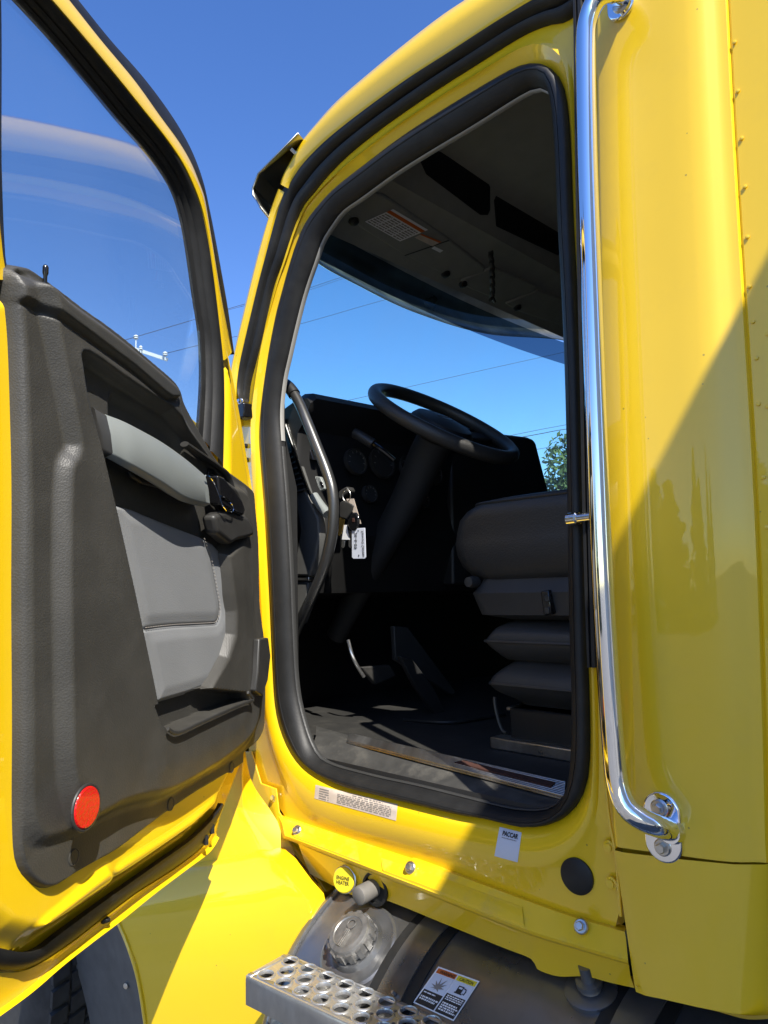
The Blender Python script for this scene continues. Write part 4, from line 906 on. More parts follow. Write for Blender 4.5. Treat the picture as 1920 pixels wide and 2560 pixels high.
for k_, (a_, b_) in enumerate(circ(1.0, 16)):
    fr = frames(colp, (0, 1, 0)); cur.append(np.array([p_+(s_*a_*0.055+n_*b_*0.05)*(1.15-0.5*i/23) for i, (p_, (s_, n_)) in enumerate(zip(colp, fr))]))
column = loft('steering_column', cur, M_drk, truck, closed_v=True, caps=True, angle=60)
st = smooth_curve([PY(985, 1150, 0.40), PY(945, 1118, 0.36), PY(900, 1090, 0.33), PY(888, 1083, 0.325)], 16)
tube('stalk', st[:9], 0.008, M_blk, column, 10); tube('stalk_end', st[8:], 0.017, M_dark, column, 14)
# pedals and footwell
prism('accelerator_pedal', [PX(*q, -1.60) for q in ((1000, 1640), (1030, 1645), (1085, 1720), (1118, 1785), (1092, 1790), (1040, 1715))], (-0.02, 0, 0), M_drk, truck, bevel=0.004)
prism('brake_pedal', [PX(*q, -1.66) for q in ((905, 1668), (975, 1662), (992, 1690), (940, 1712))], (-0.02, 0, 0), M_mat, truck, bevel=0.004)
tube('pedal_arm', smooth_curve([PX(870, 1600, -1.70), PX(885, 1650, -1.68), PX(910, 1692, -1.67)], 12), 0.006, M_steel, truck, 8)
prism('footwell_panel', [PX(*q, -1.75) for q in ((985, 1565), (1020, 1568), (1140, 1730), (1130, 1738), (990, 1650))], (-0.02, 0, 0), M_int2, truck, bevel=0.003)
a = smooth_curve([PZ(1010, 1800, 1.30), PZ(1120, 1806, 1.302), PZ(1210, 1795, 1.302), PZ(1262, 1785, 1.305)], 24); tube('floor_cable', a, 0.006, M_rub, truck, 8)

# ================================================================== driver's seat
seat = empty('seat', (-0.95, 0.56, 1.295), truck)
def rrect(x0, x1, y0, y1, z, r=0.05, n=6, tilt=0.0):
    P = []
    for cx, cy, a0 in ((x1-r, y1-r, 0), (x0+r, y1-r, 90), (x0+r, y0+r, 180), (x1-r, y0+r, 270)):
        for i in range(n+1):
            a = math.radians(a0+90*i/n); P.append((cx+r*math.cos(a), cy+r*math.sin(a), z+tilt*(cx+r*math.cos(a)-x0)))
    return np.array(P)
fx = lambda px, py: PY(px, py, 0.31)
fc_ = smooth_curve([fx(*q) for q in ((1195, 1458), (1158, 1446), (1128, 1412), (1114, 1360), (1118, 1322), (1138, 1286), (1174, 1260), (1218, 1247), (1290, 1241))], 15)
rings = []
for i, q in enumerate(fc_):
    b_ = math.sin(math.pi*min(1, (i+1.2)/11)) if i < 7 else 1-((i-6)/8.0)**2.2
    rings.append(rrect(q[0], -0.55, 0.36-0.065*b_, 0.77+0.065*b_, q[2], 0.085, 8))
loft('seat_cushion', rings, M_seat, seat, closed=True, caps=True, angle=70)
a = np.vstack([rings[9], rings[9][:1]])+np.array([0, 0, 0.002]); sweep('cushion_piping', a, circ(0.004, 6), M_dark, seat, caps=False)
s0_, s1_, s2_ = fx(1172, 1484), fx(1190, 1472), fx(1240, 1550)
rings = [rrect(s2_[0], -0.5, 0.35, 0.78, s2_[2], 0.04), rrect(s0_[0]+0.02, -0.5, 0.31, 0.82, s0_[2]-0.055, 0.04), rrect(s0_[0], -0.5, 0.30, 0.83, s0_[2], 0.04), rrect(s0_[0]+0.03, -0.5, 0.33, 0.80, s0_[2]+0.05, 0.04)]
loft('seat_base', rings, M_int2, seat, closed=True, caps=True, angle=30)
prism('seat_switch', LY([(1350, 1478), (1372, 1474), (1380, 1535), (1358, 1540)], 0.290), (0, 0.03, 0), M_blk, seat, bevel=0.004)
for yy_ in (1490, 1520): prism('switch_rocker', LY([(1360, yy_), (1372, yy_-2), (1374, yy_+14), (1362, yy_+16)], 0.285), (0, 0.01, 0), M_dark, seat, bevel=0.002)
bl = [(1250, 1552, 0.36), (1205, 1598, 0.31), (1250, 1655, 0.36), (1212, 1714, 0.31), (1262, 1768, 0.37)]
rings, edges_ = [], []
for j in range(4):
    (p0x, p0y, y0_), (p1x, p1y, y1_) = bl[j], bl[j+1]
    for k in range(6):
        t = k/6.0; bow = math.sin(math.pi*t)*0.010*(1 if j % 2 == 0 else 1)
        q = PY(p0x*(1-t)+p1x*t, p0y*(1-t)+p1y*t, 0.31); yv = y0_*(1-t)+y1_*t-bow
        rr = rrect(q[0]-bow, -0.55, yv, 1.13-yv, q[2], 0.03, 8)
        rr = rr+np.array([[0.004*math.sin(9*u_[1]+j*2+k), 0.003*math.sin(14*u_[0]+j), 0.006*math.sin(11*u_[0]+7*u_[1]+j*1.7)] for u_ in rr])
        if k == 0 and j in (1, 3): edges_.append(rr)
        rings.append(rr)
q = PY(bl[4][0], bl[4][1], 0.31); rings.append(rrect(q[0], -0.55, 0.37, 0.76, q[2], 0.03, 8))
loft('seat_bellows', rings, M_int2, seat, closed=True, caps=True, angle=40)
for rr in edges_: sweep('bellows_seam', np.vstack([rr, rr[:1]]), circ(0.004, 6), M_dark, seat, caps=False)
q = PY(1262, 1775, 0.37)
box('suspension_plate', (q[0]+0.01, 0.36, 1.40), (-0.55, 0.77, q[2]), M_steel, seat, bevel=0.004)
q = PY(1275, 1850, 0.35)
box('seat_pedestal', (q[0], 0.35, 1.295), (-0.55, 0.78, 1.40), M_int, seat, bevel=0.006)
q = PY(1250, 1905, 0.33); box('seat_rail', (q[0]-0.03, 0.33, 1.295), (-0.5, 0.38, 1.325), M_steel, seat, bevel=0.004)
tube('height_lever', smooth_curve(LY([(1236, 1742), (1238, 1765), (1246, 1800), (1256, 1826), (1266, 1832)], 0.32), 16), 0.0045, M_dark, seat, 8, hint=(0, 1, 0))
p = PY(1180, 1455, 0.30); lathe('seat_knob', p, (0, -1, 0), [(0.014, -0.02), (0.016, 0.0), (0.013, 0.016), (0.0005, 0.018)], M_int2, seat, 16)
V, Fc = boxdata((-0.68, 0.31, 1.86), (-0.54, 0.82, 2.62)); V = [(x+(z-1.86)*0.18, y, z) for x, y, z in V]
mesh('seat_backrest', V, Fc, M_seat, seat, bevel=0.05, bseg=5)

# ================================================================== hood side, front fender, wheel
FN = np.array([0.36, -0.933, 0.0]); FP = np.array([-1.43, -0.045, 0.0])
def PF(px, py, o=0.0): return onpl(px, py, FN, FP+FN*o)
def LF(pts, o): return [PF(p[0], p[1], o) for p in pts]
nF = 60
rows = [([(240, 2196), (400, 2172), (521, 2150), (600, 2136), (645, 2126), (668, 2128)], -0.030), ([(240, 2212), (400, 2186), (521, 2163), (600, 2149), (648, 2139), (676, 2140)], 0.004),
        ([(255, 2232), (400, 2204), (521, 2182), (610, 2168), (670, 2156), (698, 2160)], 0.022), ([(280, 2275), (420, 2262), (540, 2248), (640, 2234), (710, 2218), (738, 2216)], 0.044),
        ([(303, 2320), (430, 2312), (560, 2300), (680, 2284), (748, 2262), (768, 2250)], 0.053), ([(326, 2378), (440, 2375), (570, 2370), (690, 2362), (764, 2345), (787, 2338)], 0.058),
        ([(347, 2450), (460, 2450), (590, 2450), (710, 2448), (786, 2444), (808, 2440)], 0.056), ([(364, 2555), (480, 2556), (610, 2558), (730, 2560), (808, 2562), (831, 2560)], 0.046),
        ([(380, 2680), (495, 2685), (625, 2690), (745, 2695), (828, 2700), (852, 2700)], 0.03)]
R2 = [smooth_curve(LF(p_, o_), nF) for p_, o_ in rows]
def edge_in(c, i, d): return c[i]+np.array(d)
R3 = [np.vstack([[c[0]+np.array([0.0, 0.06, 0])], [c[0]+np.array([0.0, 0.008, 0])], c, [c[-1]+np.array([0.002, 0.006, 0])], [c[-1]+np.array([0.0, 0.05, 0])]]) for c in R2]
loft('front_fender', R3, M_yel, truck, angle=40)
# arch lip
lipc = smooth_curve([c[0] for c in R2], 40); sweep('arch_lip', lipc, circ(0.006, 8), M_yel, truck, hint=FN)
# hood side above the ledge
hc = [([(470, 1830), (480, 1950), (470, 2050), (440, 2130), (380, 2190)], -0.035), ([(575, 1850), (565, 1950), (550, 2050), (535, 2120), (520, 2160)], -0.025), ([(604, 1870), (605, 1955), (608, 2020), (615, 2090), (625, 2145)], -0.025),
      ([(606, 1870), (610, 1958), (632, 2030), (662, 2095), (690, 2150)], -0.045), ([(612, 1870), (630, 1955), (680, 2032), (725, 2108), (760, 2190)], -0.08)]
loft('hood_side', [smooth_curve(LF(p_, o_), 40) for p_, o_ in hc], M_yel, truck, angle=60)
sp = [(764, 2232), (800, 2226), (842, 2222), (853, 2226), (858, 2240), (862, 2300), (866, 2420), (820, 2520), (800, 2400)]
prism('splash_shield', [PX(q[0], q[1], -1.47) for q in sp], (-0.006, 0, 0), M_yel, truck, smooth=False)
# black panel put in for the shade behind, and the chassis rail
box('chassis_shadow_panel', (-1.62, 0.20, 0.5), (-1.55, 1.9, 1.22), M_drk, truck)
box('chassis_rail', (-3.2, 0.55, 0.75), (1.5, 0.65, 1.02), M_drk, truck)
# wheel-arch liner
ln = [([(60, 2090), (110, 2200), (150, 2300), (185, 2400), (208, 2480), (226, 2560), (240, 2640)], -0.22), ([(170, 2120), (215, 2220), (240, 2300), (270, 2400), (290, 2480), (304, 2560), (315, 2640)], -0.16), ([(240, 2150), (300, 2260), (320, 2330), (344, 2420), (360, 2490), (376, 2560), (390, 2640)], -0.055)]
lo_ = loft('wheel_arch_liner', [smooth_curve(LF(p_, o_), 30) for p_, o_ in ln], M_liner, truck, angle=60)
for pp in ((316, 2464),):
    p = PF(pp[0], pp[1], -0.10); lathe('liner_clip', p, FN, [(0.009, -0.004), (0.008, 0.004), (0.0005, 0.006)], M_steel, lo_, 12)
# steer tyre
wcx, wcy, wcz, wr = -2.93, -0.13, 0.51, 0.51
tp = [(0.29, -0.13), (0.33, -0.150), (0.42, -0.155), (0.475, -0.140), (0.502, -0.125), (0.508, -0.06), (0.509, 0.0), (0.508, 0.06), (0.502, 0.125), (0.475, 0.14), (0.42, 0.155), (0.33, 0.15), (0.29, 0.13)]
tw = empty('front_wheel', (wcx, wcy, 0.0), truck)
lathe('tyre', (wcx, wcy, wcz), (0, 1, 0), tp, M_tyre, tw, 72)
V, Fc = [], []
for row, (ya, yb) in enumerate(((-0.135, -0.085), (-0.075, -0.028), (-0.02, 0.02), (0.028, 0.075), (0.085, 0.135))):
    for i in range(46):
        a0 = 2*math.pi*(i+0.5*(row % 2))/46; a1 = a0+2*math.pi/46*0.72
        for_ = []
        for rr in (0.503, 0.521):
            for (a_, y_) in ((a0, ya), (a1, ya), (a1+0.03, yb), (a0+0.03, yb)):
                for_.append((wcx+rr*math.cos(a_), wcy+y_, wcz+rr*math.sin(a_)))
        b = len(V); V += for_; Fc += [[b+k for k in q] for q in ((4, 5, 6, 7), (0, 1, 5, 4), (1, 2, 6, 5), (2, 3, 7, 6), (3, 0, 4, 7))]
tag(mesh('tread_blocks', V, Fc, M_tyre, tw, smooth=False), kind='stuff')
lathe('wheel_rim', (wcx, wcy-0.06, wcz), (0, 1, 0), [(0.05, -0.03), (0.12, -0.04), (0.2, 0.02), (0.27, -0.02), (0.29, -0.06), (0.29, 0.1)], M_steel, tw, 40)

# hood, mostly hidden behind the open door
cur = []
for x_, zt, hw in ((-1.98, 2.06, 0.90), (-2.2, 2.05, 0.90), (-2.7, 1.96, 0.86), (-3.3, 1.82, 0.80), (-3.75, 1.62, 0.72), (-3.92, 1.35, 0.66)):
    sec = []
    for t in np.linspace(0, math.pi, 25):
        c_, s_ = math.cos(t), math.sin(t)
        sec.append((x_, 1.06-hw*math.copysign(abs(c_)**0.55, c_), 0.95+(zt-0.95)*abs(s_)**0.5))
    cur.append(np.array(sec))
loft('hood', cur, M_yel, truck, angle=50)
# ================================================================== fuel tank
X0, X1 = -1.400, 0.9
prof = [(0.02, -0.035), (0.22, -0.028), (0.31, -0.012), (0.345, 0.008), (0.359, 0.026), (TR, 0.05), (TR, X1-X0)]
tank = lathe('fuel_tank', (X0, TY, TZ), (1, 0, 0), prof, M_alu, truck, 96, ref=(0, 0, 1), angle=60)
wp = [(TR+math.cos(t)*0.004, 0.045+math.sin(t)*0.006) for t in np.linspace(0, math.pi, 6)]
rg = np.array([(X0+0.048, TY+(TR+0.001)*math.cos(t), TZ+(TR+0.001)*math.sin(t)) for t in np.linspace(0, 2*math.pi, 97)])
sweep('tank_weld', rg, circ(0.005, 8), M_alu, tank, hint=(1, 0, 0), caps=False)
def strapx(px, py): return PT(px, py)[0]
sx = (strapx(1010, 2400)+strapx(1040, 2400))/2
def band(name, x, wd, r, m):
    cur = []
    for xx, rr in ((x-wd/2, r-0.006), (x-wd/2, r), (x+wd/2, r), (x+wd/2, r-0.006)):
        cur.append(np.array([(xx, TY+rr*math.cos(t), TZ+rr*math.sin(t)) for t in np.linspace(0, 2*math.pi, 96, endpoint=False)]))
    return loft(name, cur, m, tank, closed=True, angle=30)
for xs_ in (sx, strapx(1600, 2530)):
    band('strap_liner', xs_, 0.112, TR+0.003, M_rub); band('tank_strap', xs_, 0.062, TR+0.007, M_alu)
p = PT(988, 2486, 0.007); bolt(tank, p, (p-np.array([p[0], TY, TZ])), 0.006, M_steel, False, 'strap_rivet')
# filler cap
cc = PT(893, 2362); cn_ = cc-np.array([cc[0], TY, TZ]); cn_ /= np.linalg.norm(cn_)
wc_ = cn_.copy()
lathe('filler_boss', cc-cn_*0.006, cn_, [(0.094, -0.008), (0.092, 0.003), (0.086, 0.006), (0.080, 0.004), (0.062, 0.008), (0.056, 0.018), (0.0005, 0.018)], M_alu, tank, 48, ref=(1, 0, 0))
V, Fc = lathedata(cc+cn_*0.012, cn_, [(0.046, 0.0), (0.049, 0.004), (0.049, 0.024), (0.045, 0.031), (0.035, 0.033), (0.033, 0.031), (0.0005, 0.031)], 60, ref=(1, 0, 0))
e1 = np.array([1.0, 0, 0]); e2 = np.cross(cn_, e1)
for i in range(14):
    a = 2*math.pi*i/14; d_ = e1*math.cos(a)+e2*math.sin(a); s_ = np.cross(cn_, d_)
    b0_ = cc+cn_*0.014+d_*0.046
    q = [b0_-s_*0.0075, b0_+s_*0.0075, b0_+d_*0.0065+s_*0.0055, b0_+d_*0.0065-s_*0.0055]
    V, Fc = join((V, Fc), prismdata(q, cn_*0.024))
fc = mesh('filler_cap', V, Fc, M_cap, tank, angle=30)
for k in (-1, 0, 1):
    q = cc+cn_*0.047+e1*(0.0045*k)
    V, Fc = prismdata([q-e1*0.0012-e2*0.034, q+e1*0.0012-e2*0.034, q+e1*0.0012+e2*0.004, q-e1*0.0012+e2*0.004], cn_*0.0015); mesh('cap_rib', V, Fc, M_cap, fc)
rg = np.array([cc+cn_*0.0475+e2*0.016+(e1*math.cos(t)+e2*math.sin(t))*0.010 for t in np.linspace(0, 2*math.pi, 25)])
sweep('cap_emblem', rg, circ(0.0011, 6), M_cap, fc, hint=cn_, caps=False)
# tank fitting
p = PT(1478, 2476); nrm = (p-np.array([p[0], TY, TZ])); nrm /= np.linalg.norm(nrm)
lathe('tank_fitting', p, nrm, [(0.046, -0.004), (0.046, 0.004), (0.040, 0.006), (0.020, 0.006), (0.018, 0.012), (0.023, 0.013), (0.023, 0.022), (0.012, 0.023), (0.012, 0.05)], M_alu, tank, 28)
# warning label wrapped on the tank
lc = [(1096, 2416), (1199, 2453), (1134, 2553), (1032, 2506)]
fl = quadfn(lc, PT, 0.0012); lab = patch('warning_label', fl, M_white, tank, nu=14, nv=14)
f1 = quadfn(lc, PT, 0.0020); f2 = quadfn(lc, PT, 0.0027)
def pc(nm, m, u0, v0, u1, v1): return patch(nm, f1, m, lab, u0, v0, u1, v1, 8, 6)
pc('label_panel', M_org, 0.03, 0.035, 0.485, 0.155); pc('label_panel', M_lyel, 0.515, 0.035, 0.97, 0.155)
pc('label_panel', M_lab, 0.03, 0.175, 0.485, 0.60); pc('label_panel', M_lab, 0.515, 0.175, 0.97, 0.49)
pc('label_panel', M_ink, 0.03, 0.60, 0.485, 0.97); pc('label_panel', M_ink, 0.515, 0.49, 0.97, 0.97)
text_on('label_lettering', 'WARNING', f2, M_ink, lab, 0.10, 0.06, 0.46, 0.135, bold=0.02)
text_on('label_lettering', 'CAUTION', f2, M_ink, lab, 0.58, 0.06, 0.91, 0.135, bold=0.02)
burst = []
for i, (ra_, an) in enumerate(((0.20, 200), (0.08, 185), (0.22, 165), (0.09, 150), (0.24, 128), (0.10, 112), (0.33, 98), (0.11, 84), (0.34, 66), (0.12, 55), (0.27, 40), (0.10, 25), (0.20, 5), (0.06, 330), (0.14, 310), (0.05, 260), (0.12, 230), (0.05, 215))):
    burst.append((0.26+ra_*0.78*math.cos(math.radians(an)), 0.47-ra_*math.sin(math.radians(an))*0.8))
V = [f2(*q) for q in burst]+[f2(0.26, 0.47)]; mesh('label_burst', V, [(i, (i+1) % len(burst), len(burst)) for i in range(len(burst))], M_inkg, lab, smooth=False)
V = [f2(*q) for q in ((0.66, 0.24), (0.79, 0.24), (0.79, 0.40), (0.82, 0.40), (0.82, 0.43), (0.64, 0.43), (0.64, 0.40), (0.66, 0.40))]; mesh('pump_sign', V, [list(range(8))], M_ink, lab, smooth=False)
f3 = quadfn(lc, PT, 0.0033)
mesh('pump_window', [f3(*q) for q in ((0.685, 0.265), (0.765, 0.265), (0.765, 0.31), (0.685, 0.31))], [(0, 1, 2, 3)], M_lab, lab, smooth=False)
tube('pump_hose', np.array([f2(*q) for q in ((0.80, 0.27), (0.85, 0.28), (0.87, 0.33), (0.86, 0.41), (0.83, 0.39))]), 0.0010, M_ink, lab, 5)
printrows('label_print', f2, M_white, lab, [(0.06, 0.34, 0.645, 0.028), (0.06, 0.46, 0.75, 0.04), (0.06, 0.42, 0.81, 0.04)]+[(0.55, 0.94, v, 0.026) for v in (0.52, 0.565, 0.61)]+[(0.55, 0.90+0.05*(i % 2), 0.70+0.055*i, 0.036) for i in range(4)])

# ================================================================== perforated step
SZ = 0.915
A_ = PZ(615, 2440, SZ); B_2 = PZ(715, 2385, SZ); E_ = PZ(1160, 2572, SZ)
es = E_-B_2; es /= np.linalg.norm(es); ei = np.cross((0, 0, 1.0), es); ei = ei if ei @ (B_2-A_) > 0 else -ei
wd_ = (B_2-A_) @ ei; sk_ = (B_2-A_) @ es; LEN = 0.95
def sp2(s, t, z=0.0): return A_+es*s+ei*t+np.array([0, 0, z])
rows_px = [[(470, 700), (588, 755), (708, 810), (840, 865), (975, 930), (1118, 995), (1265, 1065)], [(440, 772), (560, 825), (688, 885), (822, 948), (960, 1015), (1105, 1080)], [(297, 797), (413, 850), (535, 910), (665, 970), (803, 1040), (943, 1105)]]
holes = []
for rw in rows_px:
    q = [PZ(560+x/2.765, 2150+y/2.765, SZ) for x, y in rw]; s_ = [(x-A_) @ es for x in q]; t_ = np.mean([(x-A_) @ ei for x in q])
    pit = (s_[-1]-s_[0])/(len(s_)-1)
    k = 0
    while s_[0]+pit*k < LEN-0.03: holes.append((s_[0]+pit*k, t_)); k += 1
HRAD = 0.0150
cu = bpy.data.curves.new('step_plate', 'CURVE'); cu.dimensions = '2D'; cu.fill_mode = 'BOTH'; cu.extrude = 0.0015
def poly(pts):
    s_ = cu.splines.new('POLY'); s_.points.add(len(pts)-1); s_.use_cyclic_u = True
    for i, q in enumerate(pts): s_.points[i].co = (q[0], q[1], 0, 1)
poly([(0, 0), (LEN, 0), (LEN, wd_), (sk_+0.012, wd_), (sk_*0.95, wd_-0.006)])
for (s_, t_) in holes:
    poly([(s_+HRAD*math.cos(2*math.pi*i/24), t_+HRAD*math.sin(2*math.pi*i/24)) for i in range(24)])
small = []
hs = sorted(holes)
for (s_, t_) in hs:
    s2_, t2_ = s_+0.030, t_-0.012
    if 0.012 < t2_ < wd_-0.01 and all(math.hypot(s2_-a_, t2_-b_) > HRAD+0.006 for a_, b_ in hs) and s2_ < LEN-0.02: small.append((s2_, t2_))
for (s_, t_) in small: poly([(s_+0.004*math.cos(2*math.pi*i/10), t_+0.004*math.sin(2*math.pi*i/10)) for i in range(10)])
co = bpy.data.objects.new('tmp', cu); COL.objects.link(co)
me = bpy.data.meshes.new_from_object(co.evaluated_get(bpy.context.evaluated_depsgraph_get()))
Vp = [sp2(v.co[0], v.co[1], v.co[2]) for v in me.vertices]; Fp = [list(q.vertices) for q in me.polygons]
bpy.data.objects.remove(co); bpy.data.curves.remove(cu); bpy.data.meshes.remove(me)
step = mesh('step', Vp, Fp, M_step, truck, smooth=False)
V, Fc = [], []
for (s_, t_) in holes:
    cur = []
    for (dr, dz) in ((-0.0005, -0.003), (0.0, 0.001), (0.0012, 0.0042), (0.0030, 0.0042), (0.0052, 0.0016)):
        cur.append(np.array([sp2(s_+(HRAD+dr)*math.cos(2*math.pi*i/24), t_+(HRAD+dr)*math.sin(2*math.pi*i/24), dz) for i in range(24)]))
    V, Fc = join((V, Fc), loftdata(cur, closed=True))
tag(mesh('hole_collars', V, Fc, M_step, step, angle=60), kind='stuff')
def edge(name, p0, p1, inward, h=0.055):
    cur = []
    for (d_, z_) in ((0.014, 0.0016), (0.006, 0.0014), (0.0015, -0.0015), (0.0, -0.007), (0.0, -h), (0.006, -h-0.003), (0.02, -h-0.003)):
        cur.append(np.array([p0+inward*d_+np.array([0, 0, z_]), p1+inward*d_+np.array([0, 0, z_])]))
    return loft(name, cur, M_step, step, angle=50, solid=0.002)
edge('step_lip', sp2(0.0, 0.0), sp2(LEN, 0.0), ei)
edge('step_lip', sp2(LEN, wd_), sp2(sk_, wd_), -ei, 0.03)
edge('step_end', sp2(sk_, wd_), sp2(0, 0), es, 0.02)
for s_ in (0.12, 0.62):
    prism('step_bracket', [sp2(s_, 0.01, -0.004), sp2(s_, wd_, -0.004), sp2(s_, wd_+0.02, -0.3), sp2(s_, 0.05, -0.25)], es*0.006, M_step, step)

# ================================================================== keys hanging in the ignition
ko = PY(866, 1228, 0.20)
keys = empty('key_ring', ko)
tag(keys, 'bunch of keys with white handwritten tag hanging below the dash', 'keys')
def PK(px, py, y=0.20): return PY(px, py, y)
zk = lambda x, y: (820+x/9.214, 1180+y/9.214)
def kp(name, pts, y, d, m, bev=0.0015): return prism(name, [PK(*zk(*q), y) for q in pts], (0, d, 0), m, keys, bevel=bev)
c = PK(*zk(430, 545)); rg = np.array([c+np.array([0.0125*math.cos(t), 0.004*math.cos(t), 0.0165*math.sin(t)]) for t in np.linspace(0, 2*math.pi, 33)])
sweep('split_ring', rg, circ(0.0012, 8), M_steel, keys, caps=False, hint=(0.2, 1, 0.1))
kp('lock_barrel', [(230, 460), (300, 400), (420, 330), (470, 420), (440, 490), (280, 640), (240, 600)], 0.215, 0.03, M_dark, 0.004)
kp('key_bow', [(265, 705), (330, 660), (450, 690), (580, 770), (520, 940), (430, 1090), (265, 1040)], 0.196, 0.006, M_dark, 0.003)
kp('key_blade', [(270, 1050), (390, 1090), (350, 1250), (290, 1440), (250, 1475), (232, 1440)], 0.199, 0.002, M_brass, 0.0005)
kp('key_paper_tag', [(420, 620), (590, 612), (760, 1190), (690, 1190), (560, 900)], 0.204, 0.001, M_paper, 0)
kp('key_fob', [(560, 930), (640, 930), (700, 1060), (690, 1230), (610, 1350), (510, 1340), (440, 1200), (460, 1080)], 0.194, 0.008, M_blk, 0.003)
kp('fob_button', [(550, 1060), (600, 1060), (615, 1150), (555, 1160)], 0.1930, 0.003, M_carpet, 0.001)
kp('small_tag', [(370, 1220), (430, 1220), (490, 1560), (318, 1556)], 0.202, 0.0008, M_white, 0)
kp('small_key', [(320, 1570), (390, 1575), (375, 1720), (340, 1755), (308, 1720)], 0.203, 0.002, M_steel, 0.0006)
kp('small_key', [(480, 1350), (560, 1380), (545, 1700), (510, 1755), (472, 1710)], 0.203, 0.002, M_steel, 0.0006)
tg = [(560, 1300), (850, 1288), (872, 1960), (848, 1996), (585, 2000), (550, 1965), (545, 1420)]
kp('white_tag', tg, 0.198, 0.0016, M_lab, 0.0008)
f = quadfn([zk(548, 1290), zk(850, 1288), zk(872, 1998), zk(548, 2002)], PK, 0.1970)
text_on('tag_writing', '26-6-09', lambda u, v: f(u, v), M_ink, keys, 0.38, 0.14, 0.16, 0.68, rot=True, bold=0.01)
text_on('tag_writing', 'Kenworth Gatineau', lambda u, v: f(u, v), M_ink, keys, 0.88, 0.10, 0.68, 0.93, rot=True, bold=0.005)
for q in ((695, 1355), (710, 1920)):
    lathe('tag_hole', PK(*zk(*q), 0.1972), (0, -1, 0), [(0.0022, 0), (0.0022, 0.0004), (0.0001, 0.0005)], M_ink, keys, 12)

# ================================================================== utility pole, lines, trees, trailer
def PR(px, py, dist): return CAM+ray(px, py)*dist
pb = PR(335, 905, 34.0)
pole = empty('utility_pole', (pb[0], pb[1], 0))
tag(pole, 'wooden utility pole with pale crossarm behind the open door window', 'utility pole')
tube('pole_shaft', np.array([(pb[0], pb[1], z) for z in (0, pb[2]*0.5, pb[2]+0.5)]), 0.15, M_wood, pole, 12, hint=(1, 0, 0))
pa = PR(330, 870, 34.0); pbb = PR(418, 899, 33.0)
sweep('crossarm', np.array([pa, pbb]), [(-0.06, -0.07), (0.06, -0.07), (0.06, 0.07), (-0.06, 0.07)], M_por, pole)
def insul(px, py, dist, r=0.09, h=0.28):
    p = PR(px, py, dist); lathe('insulator', p, (0, 0, 1), [(0.03, -h), (0.03, -0.1), (r, -0.08), (r*0.6, -0.02), (r, 0.0), (r*0.7, 0.06), (0.02, 0.09)], M_por, pole, 14); return p
i1 = insul(340, 842, 33.8, 0.11, 0.9); i2 = insul(413, 884, 33.0, 0.11, 0.3); i3 = insul(352, 869, 33.6, 0.08, 0.3)
def line(name, pts, r, label):
    P = smooth_curve(pts, 30); o = tube(name, P, r, M_wire, None, 6)
    tag(o, label, 'power line', 'overhead power lines'); return o
line('power_line', [i1+(i1-PR(492, 797, 36))*0.9, i1, PR(492, 797, 36), PR(612, 760, 39), PR(765, 722, 42), PR(857, 692, 45), PR(1000, 650, 52)], 0.014, 'upper overhead wire running from the pole insulator past the pillar')
line('power_line', [PR(560, 778, 38), PR(612, 764, 39), PR(765, 727, 42), PR(857, 697, 45), PR(1000, 655, 52)], 0.010, 'thin wire running just under the upper overhead wire')
line('power_line', [i2, PR(497, 863, 35), PR(595, 840, 37), PR(742, 812, 40), PR(960, 750, 46), PR(1150, 700, 52)], 0.013, 'overhead wire running from the crossarm tip behind the windscreen')
line('power_line', [PR(700, 1040, 36), PR(888, 997, 40), PR(1040, 963, 42), PR(1240, 918, 46), PR(1420, 878, 50), PR(1600, 835, 55)], 0.013, 'single wire just above the steering wheel')
line('power_line', [PR(1100, 1124, 36), PR(1330, 1078, 40), PR(1420, 1061, 42), PR(1600, 1028, 46)], 0.014, 'higher of the two close wires right of the dashboard')
line('power_line', [PR(1100, 1130, 36), PR(1342, 1086, 40), PR(1420, 1072, 42), PR(1600, 1048, 46)], 0.022, 'thick dark lower wire of the close pair right of the dashboard')
line('power_line', [PR(1100, 1165, 36), PR(1350, 1122, 40), PR(1420, 1110, 42), PR(1600, 1080, 46)], 0.013, 'lowest wire passing just above the tree')

def crown_mesh(name, cen, rad, n, size, m, parent, squash=1.0, cone=False):
    V, Fc = [], []
    cl = [np.array([random.gauss(0, 0.42), random.gauss(0, 0.42), random.gauss(0, 0.42)]) for _ in range(26)]
    for i in range(n):
        if cone:
            h = random.random()**1.2; a = random.uniform(0, 2*math.pi); r = (1-h)*(0.55+0.45*random.random())*(0.8+0.25*math.sin(h*38))
            p = np.array([r*math.cos(a)*rad*0.42, r*math.sin(a)*rad*0.42, h*rad*squash-r*0.15*rad])
        else:
            c = random.choice(cl); d = np.array([random.gauss(0, 1) for _ in range(3)]); d /= np.linalg.norm(d)
            p = (c+d*random.uniform(0.16, 0.36))*rad*np.array([1, 1, squash])
        u = np.array([random.gauss(0, 1) for _ in range(3)]); u /= np.linalg.norm(u)
        v = np.cross(u, [random.gauss(0, 1) for _ in range(3)]); v /= np.linalg.norm(v)+1e-6
        s = size*random.uniform(0.6, 1.4); b = len(V); q = cen+p
        V += [q-u*s, q+v*s*0.45, q+u*s, q-v*s*0.45]; Fc.append((b, b+1, b+2, b+3))
    c0 = np.mean(V, 0)
    return mesh(name, V, Fc, m, parent, smooth=False)
tc_ = PR(1440, 1240, 30.0)
tree = empty('broadleaf_tree', (tc_[0], tc_[1], 0)); tag(tree, 'green leafy tree seen through the windscreen beside the dashboard', 'tree')
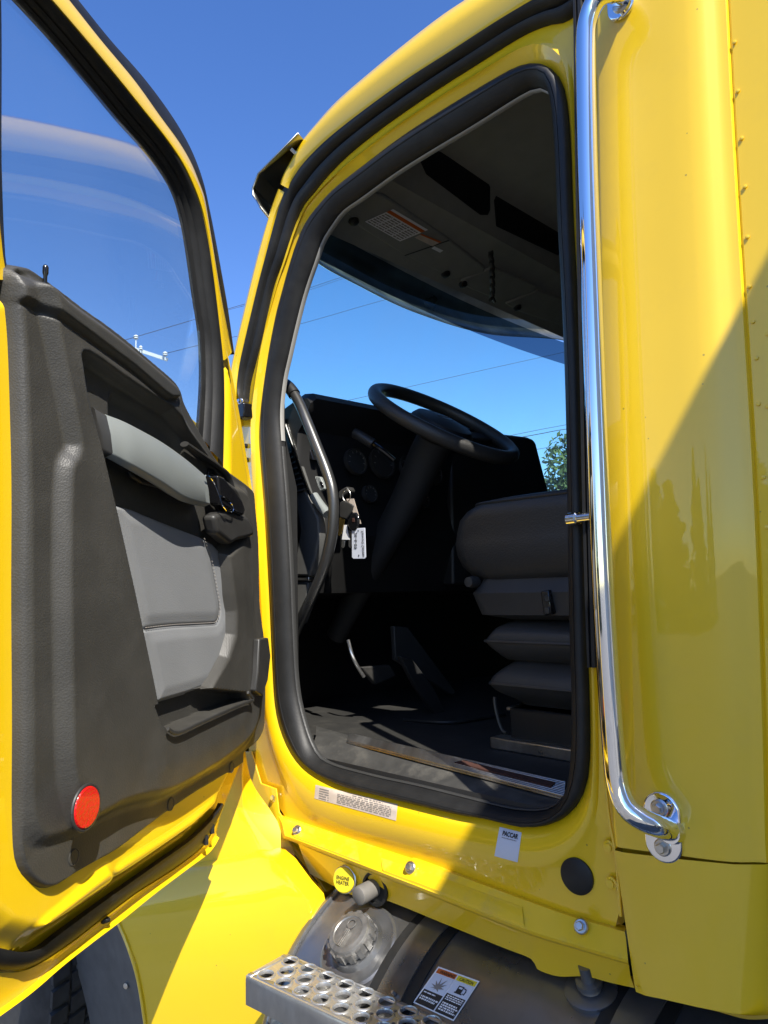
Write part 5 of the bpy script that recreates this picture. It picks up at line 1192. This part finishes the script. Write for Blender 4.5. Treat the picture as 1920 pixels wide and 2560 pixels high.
tube('trunk', np.array([(tc_[0], tc_[1], z) for z in np.linspace(0, tc_[2]-0.3, 6)]), 0.16, M_bark, tree, 10, hint=(1, 0, 0))
for k in range(6):
    a = k*1.1; e = tc_+np.array([math.cos(a)*1.0, math.sin(a)*1.0, 0.4*math.sin(k*2)])
    tube('limb', np.array([tc_+np.array([0, 0, -1.4]), tc_*0.5+e*0.5, e]), 0.05, M_bark, tree, 6)
crown_mesh('crown', tc_, 1.75, 3800, 0.13, M_leaf, tree)
for k, (x, y, h) in enumerate(((-13, -27, 5.6), (-10.6, -29, 7.2), (-8.6, -26, 5.2), (-6.4, -28, 6.6), (-4.6, -30, 6.0), (-16, -31, 7.0))):
    t_ = empty('conifer', (x, y, 0)); tag(t_, 'dark pointed conifer mirrored in the yellow side panel', 'conifer', 'conifers across the yard mirrored in the paint')
    tube('trunk', np.array([(x, y, z) for z in np.linspace(0, h*0.9, 5)]), 0.12, M_bark, t_, 8, hint=(1, 0, 0))
    crown_mesh('crown', np.array([x, y, 0.6]), h, 1500, 0.30, M_fir, t_, 0.92, True)
# unseen trailer added behind the camera, front slanted to shape the cab's diagonal shade
TX, TYa, TYb, TZh = 1.136, -0.56, -3.10, 4.08
trl = empty('shade_trailer', (TX+4, -1.83, 0)); tag(trl, 'out-of-view white box trailer added to shade the cab, mirrored dimly in the yellow paint', 'trailer')
prism('trailer_body', [(TX, TYa, 1.15), (TX+9, TYa, 1.15), (TX+9, TYb, 1.15), (TX+1.19, TYb, 1.15)], (0, 0, TZh-1.15), M_trl, trl, bevel=0.012)
for k in range(14): box('side_post', (TX+0.3+k*0.6, TYa, 1.25), (TX+0.36+k*0.6, TYa+0.025, TZh-0.1), M_trl, trl)
box('side_rail', (TX, TYa+0.002, 1.08), (TX+9, TYa+0.04, 1.24), M_steel, trl)
for x in (TX+6.5, TX+7.8):
    for y in (TYa-0.25, TYb+0.25):
        lathe('trailer_tyre', (x, y, 0.5), (0, 1, 0), [(0.28, -0.14), (0.48, -0.14), (0.5, -0.1), (0.5, 0.1), (0.48, 0.14), (0.28, 0.14)], M_tyre, trl, 32)
for y in (TYa-0.3, TYb+0.3): box('landing_leg', (TX+1.2, y-0.06, 0.0), (TX+1.32, y+0.06, 1.15), M_steel, trl)
